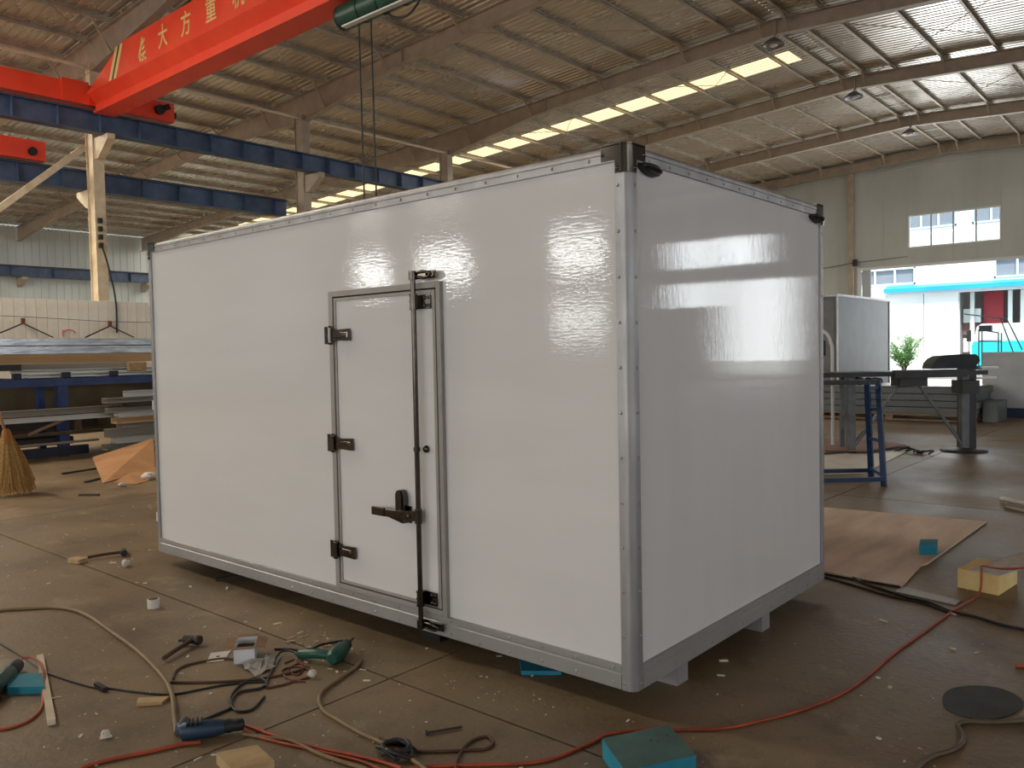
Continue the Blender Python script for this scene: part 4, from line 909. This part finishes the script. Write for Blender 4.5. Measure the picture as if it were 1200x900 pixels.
# shrub
c = (-10.558, 0.576)
sb = thing('shrub', 'leafy green shrub in the yard before the white building', 'shrub', (c[0], 42.5, -.02))
rr = random.Random(5); lf = MB(); st = MB()
for i in range(46):
    t = rr.uniform(0, 2 * PI); r = rr.uniform(.2, 1.0); tip = Vector((c[0] + r * math.cos(t) * 1.05, 42.5 + r * math.sin(t) * .8, rr.uniform(.8, 2.35 - .5 * r)))
    base = Vector((c[0], 42.5, 0)); st.tube([base, base.lerp(tip, .5) + Vector((0, 0, .25)), tip], .012, 4, 3)
    for k in range(34):
        f = rr.uniform(.25, 1); p = base.lerp(tip, f) + Vector((rr.gauss(0, .1), rr.gauss(0, .1), rr.gauss(0, .09) + .25 * math.sin(f * PI)))
        d = Vector((rr.gauss(0, 1), rr.gauss(0, 1), rr.gauss(0, .6))).normalized(); e = d.orthogonal().normalized()
        lf.add([p - d * .07, p + e * .028, p + d * .08, p - e * .028], [(0, 1, 2, 3)])
tag(lf.build('foliage', mat('leaf_green', (120, 170, 84), (80, 136, 60), 8, rough=.6), sb), kind='stuff'); st.build('stem', mat('stem_brown', (92, 80, 56)), sb)

# ------------------------------------------------------------------ tools and litter on the floor
M_wood = mat('pale_wood', (196, 166, 124), (174, 146, 106), 6, rough=.7, stretch=(3, 1, 1))
M_dwood = mat('dark_handle_wood', (84, 62, 46), (66, 48, 36), 8, rough=.7)
M_iron = mat('dark_iron', (70, 62, 56), (54, 48, 44), 10, rough=.5, metal=.4)
def P2(a, z=0.0): return Vector((a[0], a[1], z))
def hammer(a, b, label, head, wood_end=None):
    """a: handle end, b: head centre, on the floor"""
    a, b = P2(a, .02), P2(b, .03); d = (b - a).normalized(); s = d.cross(Vector((0, 0, 1)))
    t = thing('hammer', label, 'hammer', (b.x, b.y, 0))
    MB().tube([a, a.lerp(b, .4) + Vector((0, 0, .003)), b], .012, 8, 4).build('handle', M_dwood, t)
    m = MB().cyl(b - s * head, b + s * head * .25, .022, n=10).lathe([(.02, 0), (.026, .006), (.026, .03), (.022, .036)], b + s * head * .25, s, 12)
    m.obox(b - s * head, b - s * head * 1.5 - Vector((0, 0, .006)), .04, .014); m.build('head', M_iron, t)
    if wood_end: MB().bbox((0, 0, 0), (1, 1, 1), .08).xf(Matrix.Translation(P2(wood_end, 0)) @ Matrix.Rotation(.3, 4, 'Z') @ Matrix.Diagonal((.13, .085, .035, 1)) @ Matrix.Translation((-.5, -.5, 0))).build('grip', M_wood, t)
    return t
hammer((-4.796, -0.280), (-4.702, -0.046), 'hammer with dark handle and pale wooden end by the left end of the box', .06, (-4.777, -0.363))
hammer((-2.222, -0.948), (-2.338, -0.729), 'claw hammer with worn brown handle lying alone on the floor', .05)
# tape core
c = (-3.172, -0.543)
t = thing('tape_core', 'short white-faced cardboard tube standing on the floor near the hammer', 'tube', P2(c))
MB().lathe([(.036, 0), (.036, .055)], P2(c), n=20).build('wall', mat('white_card', (228, 224, 216), (214, 208, 198), 9, rough=.7), t)
MB().lathe([(.030, .0552), (.030, .056)], P2(c), n=20).build('hollow', mat('tube_inner', (96, 70, 52), None, rough=.9), t)
# open carton
A, B, Cc = P2((-1.902, -0.743)), P2((-1.836, -0.663)), P2((-1.961, -0.565)); dd = Cc - B; hh = .085
ct = thing('open_carton', 'small open white cardboard carton with brown flaps beside the tools', 'carton', (A + dd * .5))
M_cw = mat('carton_white', (226, 228, 234), (214, 216, 222), 6, rough=.6); M_cb = mat('carton_brown', (150, 112, 80), (132, 98, 70), 6, rough=.8)
q = [A, B, B + dd, A + dd]; up = Vector((0, 0, hh)); inn = (A + B + dd) / 2 - (A + B) / 4
m = MB()
for i in range(4): m.plate([q[i], q[(i + 1) % 4], q[(i + 1) % 4] + up, q[i] + up], .003, (q[(i + 2) % 4] - q[(i + 1) % 4]).normalized())
m.plate(q, .003); m.build('walls', M_cw, ct)
for i, tilt in ((0, .5), (1, .9), (2, .7), (3, .6)):
    e0, e1 = q[i] + up, q[(i + 1) % 4] + up; o_ = (q[i] - q[(i + 3) % 4]).normalized() if i in (0, 2) else (q[(i + 1) % 4] - q[(i + 2) % 4]).normalized() * (1 if i == 1 else 1)
    o_ = ((e0 + e1) / 2 - ((q[0] + q[2]) / 2 + up)).normalized()
    MB().plate([e0, e1, e1 + o_ * .05 + Vector((0, 0, .03 * (1 - tilt * 1.6))), e0 + o_ * .05 + Vector((0, 0, .03 * (1 - tilt * 1.6)))], .0025).build('flap', M_cb, ct)
MB().plate([v + Vector((0, 0, .05)) + ((q[0] + q[2]) / 2 - v) * .08 for v in q], .002).build('carton_filling', mat('carton_dark', (60, 44, 34), None, rough=.9), ct)  # dark brown plate set inside the walls below the rim
# white tag with a hole
ps = [P2(p, .002) for p in [(-2.035, -0.818), (-2.141, -0.735), (-2.088, -0.648), (-1.987, -0.751)]]
tg = thing('white_tag', 'flat white card tag with a dark hole, left of the carton', 'tag', ps[0])
MB().plate(ps, .002).build('card', mat('white_card', (228, 224, 216)), tg)
cc = sum(ps, Vector()) / 4; MB().lathe([(.010, .0022), (.010, .0026)], cc, n=12).build('hole', M_black, tg)
# crumpled translucent bag
m = MB(); rr = random.Random(9); rows = []; base = [P2(p) for p in [(-1.847, -0.729), (-1.675, -0.759), (-1.687, -0.646), (-1.807, -0.522), (-1.853, -0.588)]]
cen = sum(base, Vector()) / 5
vs = [cen + Vector((0, 0, .035))]; n = 20
for k, f in enumerate((.35, .7, 1.0)):
    for i in range(n):
        t = i / n * 5; a0, b0 = base[int(t) % 5], base[(int(t) + 1) % 5]; p = cen.lerp(a0.lerp(b0, t % 1), f)
        vs.append(p + Vector((rr.uniform(-.008, .008), rr.uniform(-.008, .008), max(.003, .035 * (1 - f) + rr.uniform(-.004, .02)))))
fs = [(0, 1 + i, 1 + (i + 1) % n) for i in range(n)] + [(1 + k * n + i, 1 + k * n + (i + 1) % n, 1 + (k + 1) * n + (i + 1) % n, 1 + (k + 1) * n + i) for k in range(2) for i in range(n)]
m.add(vs, fs)
single(m, 'plastic_bag', mat('cloudy_plastic', (188, 184, 176), (166, 160, 150), 12, rough=.3), 'crumpled cloudy plastic bag in front of the carton', 'bag')
# power tools
M_gtool = mat('tool_green', (20, 82, 66), (16, 66, 54), 8, rough=.45); M_btool = mat('tool_blue', (40, 66, 92), (32, 52, 74), 8, rough=.5); M_dk = mat('tool_dark', (30, 34, 38), (22, 26, 30), 10, rough=.5)
a, b, hnd = P2((-1.481, -0.444), .045), P2((-1.597, -0.252), .045), P2((-1.702, -0.486), .025)
gd = thing('green_drill', 'green pistol-grip power drill lying by the carton', 'drill', (a.x, a.y, 0)); d = (b - a).normalized()
MB().lathe([(.025, -.02), (.038, 0), (.042, .05), (.04, .12), (.03, .15)], a, d, 14).build('motor_body', M_gtool, gd)
MB().lathe([(.028, .0), (.03, .03), (.022, .05), (.018, .055)], a + d * .15, d, 14).build('gear_nose', M_dk, gd)
MB().cyl(a + d * .2, a + d * .285, .008, .004).build('bit', M_iron, gd)
m = MB(); m.tube([a + d * .03, a.lerp(hnd, .5) + Vector((0, 0, .01)), hnd], .024, 10, 5); m.build('grip', M_gtool, gd)
MB().cyl(hnd, hnd + (hnd - a).normalized() * .03, .012, .008).build('cord_sleeve', M_black, gd)
a, b = P2((-1.330, -1.315), .035), P2((-1.187, -1.116), .035); d = (b - a).normalized(); s = d.cross(Vector((0, 0, 1)))
bd = thing('blue_drill', 'long dark blue power drill lying across the hose at the bottom', 'drill', (a.x, a.y, 0)); Ld = (b - a).length
MB().lathe([(.025, -.02 * Ld), (.034, .02 * Ld), (.036, .3 * Ld), (.034, .55 * Ld), (.028, .68 * Ld)], a, d, 16).build('motor_body', M_btool, bd)
MB().lathe([(.027, .68 * Ld), (.029, .76 * Ld), (.024, .84 * Ld), (.026, .86 * Ld), (.024, .97 * Ld), (.012, 1.0 * Ld)], a, d, 16).build('chuck', M_dk, bd)
for k in range(4): MB().box((-.002, -.03, -.006), (.004, .03, .006)).xf(Matrix.Translation(a + d * Ld * (.1 + .07 * k) + Vector((0, 0, .033))) @ Matrix.Rotation(math.atan2(d.y, d.x), 4, 'Z')).build('cooling_slot', M_dk, bd)
m = MB().tube([a + d * .02, a - s * .0 - d * .01 - s * .04 + Vector((0, 0, -.005)), a - d * .0 - s * .11 - Vector((0, 0, .008))], .022, 10, 5); m.build('grip', M_btool, bd)
a, b = P2((-2.667, -1.479), .04), P2((-2.438, -1.648), .04); d = (b - a).normalized()
kt = thing('grinder', 'dark green-black angle grinder cut by the left picture edge', 'grinder', (a.x, a.y, 0))
MB().lathe([(.02, -.02), (.034, 0), (.036, .07), (.03, .09)], a, d, 14).build('handle_cap', M_dk, kt)
MB().lathe([(.032, .09), (.037, .12), (.037, .26), (.03, .3)], a, d, 14).build('motor_body', M_gtool, kt)
MB().bbox((-.05, -.035, -.03), (.05, .035, .03), .01).xf(Matrix.Translation(a + d * .34) @ Matrix.Rotation(math.atan2(d.y, d.x), 4, 'Z')).build('gear_head', M_iron, kt)
MB().lathe([(.055, 0), (.055, .004)], a + d * .36 + Vector((0, 0, -.035)), (0, 0, 1), 20).build('disc', M_iron, kt)
# teal foam pieces
single(floor_block((-2.412, -1.603), (-2.284, -1.491), (-2.469, -1.432), .035), 'teal_foam_strip', M_teal, 'teal foam strip beside the white stick at left edge', 'foam')
ps = [P2(p, 0) for p in [(-2.671, -1.591), (-2.499, -1.429), (-2.815, -1.334), (-2.956, -1.504)]]
single(MB().plate(ps, .006), 'grey_sheet', mat('grey_sheet', (142, 134, 116), (128, 120, 104), 3, rough=.5), 'dull grey sheet under the grinder at left edge', 'sheet')
A, B, Cc = (0.290, -0.525), (0.430, -0.271), (0.231, -0.122)
tbk = floor_block(A, B, Cc, .075); tb = single(tbk, 'teal_foam_slab', M_teal, 'thick teal foam slab with dusty top at the bottom edge', 'foam block')
tt = floor_block(A, B, Cc, .0015, .0755); tt.build('dusty_top', mat('dusty_teal', (84, 116, 116), (74, 100, 98), 7, rough=.85), tb)
hm = MB()
for fa, fb in ((.6, .35), (.68, .42), (.86, .3)):
    p = Vector(A + (0,)) + (Vector(B + (0,)) - Vector(A + (0,))) * fa + (Vector(Cc + (0,)) - Vector(B + (0,))) * (1 - fb); hm.lathe([(.006, .0771), (.006, .0775)], p, n=8)
hm.build('pit', M_black, tb)
ps = [P2(p, 0.0) for p in [(-0.672, 0.050), (-0.520, 0.168), (-0.688, 0.331), (-0.776, 0.161)]]
single(MB().plate(ps, .02), 'teal_foam_scrap', M_teal, 'flat teal foam scrap sticking out under the white box', 'foam')
# white stick, offcuts, bolt
a, b = P2((-2.790, -1.330), .012), P2((-1.898, -1.599), .012)
single(MB().obox(a, b, .030, .022), 'white_stick', mat('stick_white', (220, 206, 180), (204, 190, 164), 8, rough=.6), 'narrow pale wooden stick lying at the left foreground', 'stick')
ps = [P2(p, 0) for p in [(-1.798, -1.284), (-1.723, -1.203), (-1.758, -1.150), (-1.856, -1.249)]]
single(MB().plate(ps, .014), 'wood_offcut', M_wood, 'short jagged wood offcut beside the tan hose', 'offcut')
A, B, Cc = (-0.872, -1.359), (-0.803, -1.225), (-0.964, -1.196)
single(floor_block(A, B, Cc, .045), 'wood_block', M_wood, 'pale wood block at the bottom edge under the blue drill', 'block')
a, b = P2((-0.574, -0.659), .008), P2((-0.502, -0.534), .008)
bt = thing('long_bolt', 'long dark bolt lying alone on the floor in the foreground', 'bolt', a)
MB().cyl(a, b, .005, n=8).build('shank', M_iron, bt); MB().cyl(a - (b - a).normalized() * .008, a, .011, n=6).build('bolt_head', M_iron, bt)
a, b = P2((-3.413, 0.014), .012), P2((-3.332, 0.182), .012)
single(MB().obox(a, b, .02, .02), 'dark_rod', M_iron, 'dark rod lying partly under the left part of the box', 'rod')
# hoses and cords
M_tanh = mat('tan_hose', (140, 116, 82), (122, 100, 70), 8, rough=.55); M_org = mat('orange_cord', (190, 84, 54), (150, 66, 44), 6, rough=.5); M_brc = mat('brown_cord', (92, 62, 44), (76, 52, 38), 6, rough=.6)
def cord(pts, r, m, label, name='cord', cat='cord', zs=None):
    P = [Vector((p[0], p[1], r + (zs[i] if zs else 0))) for i, p in enumerate(pts)]
    return single(MB().tube(P, r, 7, 6), name, m, label, cat)
cord([(-3.901, -1.308), (-3.868, -1.179), (-3.775, -1.066), (-3.618, -0.925), (-3.343, -0.882), (-2.899, -0.922), (-2.482, -0.968), (-2.184, -1.020), (-1.957, -1.071), (-1.758, -1.138), (-1.562, -1.229), (-1.383, -1.310)], .011, M_tanh, 'tan hose curving from the left edge to the blue drill', 'hose', 'hose')
cord([(-1.414, -0.320), (-1.358, -0.418), (-1.312, -0.541), (-1.258, -0.674), (-1.178, -0.751), (-1.073, -0.801), (-0.959, -0.815), (-0.803, -0.831), (-0.641, -0.833), (-0.499, -0.843), (-0.357, -0.869)], .009, M_tanh, 'tan hose from the green drill looping down to the bottom', 'hose', 'hose')
cord([(-1.165, -1.137), (-1.069, -1.099), (-0.961, -1.050), (-0.797, -1.045), (-0.695, -1.033), (-0.537, -1.004)], .008, M_tanh, 'tan hose beside the orange cord at the bottom', 'hose', 'hose')
cord([(-3.531, -1.372), (-3.209, -1.385), (-2.936, -1.382), (-2.630, -1.395), (-2.424, -1.371), (-2.251, -1.340), (-2.153, -1.314), (-2.084, -1.272), (-1.948, -1.215), (-1.792, -1.129), (-1.736, -1.012), (-1.696, -0.918), (-1.633, -0.831), (-1.577, -0.774)], .0048, M_black, 'thin black cable crossing the tan hose at left', 'cable', 'cable')
p = (-2.123, -1.303); single(MB().obox((p[0] - .05, p[1], .012), (p[0] + .05, p[1] - .0, .012), .022, .02), 'cable_joint', M_black, 'dark taped joint on the thin black cable', 'joint')
cord([(-2.760, -1.425), (-2.731, -1.387), (-2.607, -1.391), (-2.477, -1.426), (-2.301, -1.492), (-2.156, -1.543), (-2.058, -1.599), (-2.006, -1.664), (-2.002, -1.731), (-2.041, -1.783)], .006, M_org, 'red-brown grinder cord curving around the white stick', zs=[.03, .03, .03, .03, .01, 0, 0, 0, 0, 0])
cord([(-1.456, -1.280), (-1.422, -1.202), (-1.427, -1.102), (-1.438, -1.034), (-1.506, -0.986), (-1.560, -0.911), (-1.522, -0.832), (-1.570, -0.769), (-1.653, -0.782), (-1.620, -0.884), (-1.529, -0.981), (-1.396, -1.034), (-1.347, -0.985), (-1.422, -0.873)], .006, M_black, 'black drill cord looped between the blue drill and carton', 'cable', 'cable')
cord([(-1.957, -1.033), (-2.041, -0.977), (-2.075, -0.906), (-2.053, -0.817), (-2.008, -0.738), (-1.955, -0.712)], .006, M_brc, 'brown cable running behind the hammer to the carton', 'cable', 'cable')
cord([(-1.927, -1.061), (-1.796, -0.958), (-1.684, -0.845), (-1.613, -0.751), (-1.569, -0.637), (-1.561, -0.534)], .006, M_brc, 'brown cable running flat from the tan hose to the green drill', 'cable', 'cable')
cord([(-1.702, -0.486), (-1.803, -0.504), (-1.797, -0.559), (-1.684, -0.658), (-1.591, -0.747), (-1.517, -0.803)], .006, M_black, 'black cord of the green drill bending to the floor', 'cable', 'cable', [.02, .02, .01, 0, 0, 0])
cord([(-1.914, -0.498), (-1.849, -0.447), (-1.756, -0.406), (-1.775, -0.311), (-1.753, -0.244), (-1.730, -0.194)], .006, M_black, 'dark cord behind the green drill', 'cable', 'cable')
m = MB(); rr = random.Random(21)
for k in range(9):
    x0, y0 = rr.uniform(332, 372), rr.uniform(775, 800)
    pts = []
m = None
cord([(-1.500, -0.814), (-1.477, -0.747), (-1.465, -0.661), (-1.459, -0.591), (-1.533, -0.554), (-1.628, -0.572), (-1.622, -0.651), (-1.506, -0.680), (-1.421, -0.653)], .005, mat('red_brown_wire', (120, 62, 48), (96, 52, 40), 6, rough=.6), 'tangled red-brown wire in front of the green drill', 'wire', 'wire')
cord([(-1.705, -0.575), (-1.703, -0.516), (-1.572, -0.557), (-1.525, -0.629), (-1.614, -0.617), (-1.643, -0.527), (-1.494, -0.551)], .004, mat('red_brown_wire', (120, 62, 48)), 'thin wire knot between the bag and the green drill', 'wire', 'wire')
cord([(-1.386, -1.699), (-1.397, -1.642), (-1.365, -1.550), (-1.320, -1.453), (-1.281, -1.351), (-1.234, -1.286)], .008, M_org, 'orange cord entering from the bottom left to the blue drill')
cord([(-1.239, -1.088), (-1.164, -1.078), (-1.066, -1.068), (-0.941, -1.044), (-0.793, -1.008), (-0.681, -0.970), (-0.566, -0.938), (-0.446, -0.916)], .007, M_org, 'orange cord running from the blue drill towards the bottom')
cord([(-1.209, -1.114), (-1.109, -1.112), (-0.995, -1.087), (-0.872, -1.052), (-0.733, -1.012), (-0.618, -0.979), (-0.482, -0.968)], .006, M_org, 'second orange cord lying just below the first one')
cord([(-0.620, -0.798), (-0.540, -0.824), (-0.454, -0.840), (-0.367, -0.877)], .006, M_org, 'short orange cord crossing the dark clutter at the bottom')
cord([(-0.432, -0.929), (-0.380, -0.847), (-0.238, -0.718), (-0.096, -0.588), (-0.045, -0.498), (-0.021, -0.393), (-0.004, -0.291), (0.002, -0.212), (0.075, -0.116), (0.166, -0.035), (0.260, 0.040), (0.347, 0.128), (0.418, 0.253), (0.496, 0.416), (0.549, 0.564), (0.595, 0.745), (0.621, 1.008), (0.633, 1.429), (0.666, 1.852), (0.695, 2.275), (0.727, 2.542), (0.745, 2.727)] + [(0.745, 2.795), (0.742, 2.815), (0.734, 2.901), (0.917, 2.595), (1.124, 2.631)], .0065, M_org, 'long orange-brown cord sweeping across the floor to the yellow foam block', zs=[0] * 22 + [.06, .135, .138, .215, .26])
cord([(-0.273, -0.802), (-0.333, -0.727), (-0.379, -0.642), (-0.388, -0.568), (-0.361, -0.528), (-0.310, -0.552), (-0.299, -0.605), (-0.330, -0.639), (-0.415, -0.724), (-0.493, -0.786), (-0.614, -0.812), (-0.699, -0.806)], .006, M_brc, 'coiled brown wire on the floor left of the teal slab', 'wire', 'wire')
cord([(-0.344, 2.942), (-0.240, 2.873), (-0.121, 2.820), (0.019, 2.658), (0.136, 2.547), (0.288, 2.473), (0.431, 2.403), (0.558, 2.372), (0.695, 2.275), (0.832, 2.246), (0.968, 2.187), (1.129, 2.174)], .008, M_black, 'dark cable from behind the box curving to the right edge', 'cable', 'cable')
cord([(-0.214, 2.642), (-0.128, 2.627), (0.032, 2.617), (0.194, 2.615), (0.323, 2.616)], .007, M_black, 'dark cable along the near edge of the plywood', 'cable', 'cable')
cord([(-0.183, 2.559), (-0.098, 2.545), (0.078, 2.479), (0.315, 2.381), (0.519, 2.342), (0.688, 2.250)], .007, M_black, 'second dark cable running below the plywood edge', 'cable', 'cable')
cord([(1.040, 0.193), (1.039, 0.309), (1.060, 0.399), (1.099, 0.481), (1.115, 0.571), (1.099, 0.658), (1.066, 0.726), (1.093, 0.787), (1.175, 0.842), (1.304, 0.973)], .010, mat('grey_brown_hose', (104, 90, 70), (90, 78, 60), 6, rough=.5), 'grey-brown hose winding at the bottom right', 'hose', 'hose')
cord([(1.129, 1.574), (1.163, 1.586), (1.214, 1.587)], .008, M_org, 'short end of cord at the right picture edge')
p = [(-0.635, -0.881), (-0.620, -0.761), (-0.514, -0.785), (-0.465, -0.874), (-0.521, -0.935)]
m = MB(); c0 = sum((P2(q) for q in p), Vector()) / 5
for q in range(7):
    t = q * .9; m.tube([c0 + Vector((.09 * math.cos(t), .06 * math.sin(t), .015)), c0 + Vector((.05 * math.cos(t + 1.4), .05 * math.sin(t + 1.5), .035)), c0 + Vector((.09 * math.cos(t + 2.6), .05 * math.sin(t + 2.6), .012))], .009, 6, 5)
single(m, 'rag_tangle', M_black, 'dark tangled rag and wire under the orange cords', 'rag')
# pale sill strip on the floor right of the box
ps = [P2(p, 0) for p in [(0.321, 2.498), (0.684, 2.426), (0.688, 2.533), (0.331, 2.645)]]
single(MB().plate(ps, .006), 'pale_strip', M_mill2, 'pale flat strip on the floor in front of the plywood', 'strip')
# dark oval floor stain, built as a thin plate
c = P2((1.089, 1.043)); e1, e2 = P2((1.233, 1.060)) - c, P2((1.100, 1.247)) - c
single(MB().plate([c + e1 * math.cos(t) * (1 + .05 * math.sin(3 * t)) + e2 * math.sin(t) for t in [2 * PI * i / 28 for i in range(28)]], .004), 'rubber_mat', mat('dark_mat', (70, 72, 70), (58, 58, 56), 6, rough=.7), 'dark oval scrap of sheet flat on the floor at right', 'mat')
# small litter: chips and shavings
m = MB(); rr = random.Random(13)
def chip(x, y, s):
    t = rr.uniform(0, PI); l = s * rr.uniform(.6, 2.2); w = s * rr.uniform(.25, .6); h = s * rr.uniform(.1, .35); k = len(m.v)
    m.box((-l / 2, -w / 2, 0), (l / 2, w / 2, h)).xf(Matrix.Translation((x, y, .0005)) @ Matrix.Rotation(t, 4, 'Z'), k)
LITT = [(-4.361, -0.179), (-3.826, -0.348), (-3.756, -0.322), (-3.418, -0.171), (-3.177, -0.040), (-4.526, -0.208), (-4.311, -0.738), (-2.851, -0.813), (-2.192, -0.836), (-1.999, -0.972), (-2.563, -0.537), (-2.453, -0.340), (-2.277, -0.243), (-2.278, -0.355), (-1.402, -1.621), (-1.592, -1.505), (-1.690, -1.563), (-2.187, -1.474), (-1.898, -1.463), (-1.123, -1.357), (-1.662, -1.002), (-1.102, -1.297), (-1.775, -0.261), (-2.032, -0.256), (-2.007, -0.340), (-1.404, -0.481), (-1.383, -0.451), (-1.330, -0.382), (-1.205, -0.458), (-1.293, 0.014), (-0.918, 0.167), (-0.754, 0.207), (-0.623, 0.075), (-0.004, -0.051), (0.081, 0.624), (0.008, 0.798), (0.843, 1.651), (0.664, 1.041), (0.739, 0.964), (0.585, 1.912), (0.436, 1.888), (0.710, 2.248), (0.947, 1.672), (0.983, 0.297), (0.853, 0.426), (-0.886, 0.625), (-1.418, 0.164)]
for (x, y) in LITT: chip(x, y, rr.uniform(.015, .028))
for k in range(260): chip(rr.uniform(-3.2, .9), rr.uniform(-1.7, -.02), rr.uniform(.003, .009))
for k in range(140): chip(rr.uniform(-7, -4.2), rr.uniform(-1.5, 1.5), rr.uniform(.005, .014))
for k in range(160): chip(rr.uniform(.15, 2.2), rr.uniform(-1, 5), rr.uniform(.003, .010))
tag(m.build('litter', mat('pale_litter', (240, 234, 222), (216, 206, 188), 40, rough=.8), None, (-2, -.5, 0)), 'scattered pale chips and shavings on the concrete floor', 'litter', kind='stuff')
m = MB(); rr = random.Random(17)
for k in range(90):
    x, y = rr.gauss(0, .13), rr.gauss(0, .09); c = (-1.723, -0.349); chip(c[0] + x, c[1] + y, rr.uniform(.008, .024))
tag(m.build('wood_shavings', mat('tan_shavings', (222, 202, 172), (176, 150, 118), 40, rough=.8)), 'small heap of tan shavings around the green drill', 'shavings', kind='stuff')
for (x, y), r, lb in zip([(-4.335, -0.191), (-1.447, -0.595), (-1.600, -1.502)], (.035, .024, .02), ('crumpled white paper ball near the hammer with pale end', 'small pale pink lump between bag and green drill', 'small white crumb lump left of the blue drill')):
    m = MB(); bmx = bmesh.new(); bmesh.ops.create_icosphere(bmx, subdivisions=2, radius=r)
    for v in bmx.verts: v.co *= random.uniform(.75, 1.15)
    m.add([v.co * .9 + Vector((x, y, r * .75)) for v in bmx.verts], [tuple(v.index for v in f.verts) for f in bmx.faces]); bmx.free()
    single(m, 'paper_scrap', mat('white_scrap', (222, 218, 208)), lb, 'scrap')
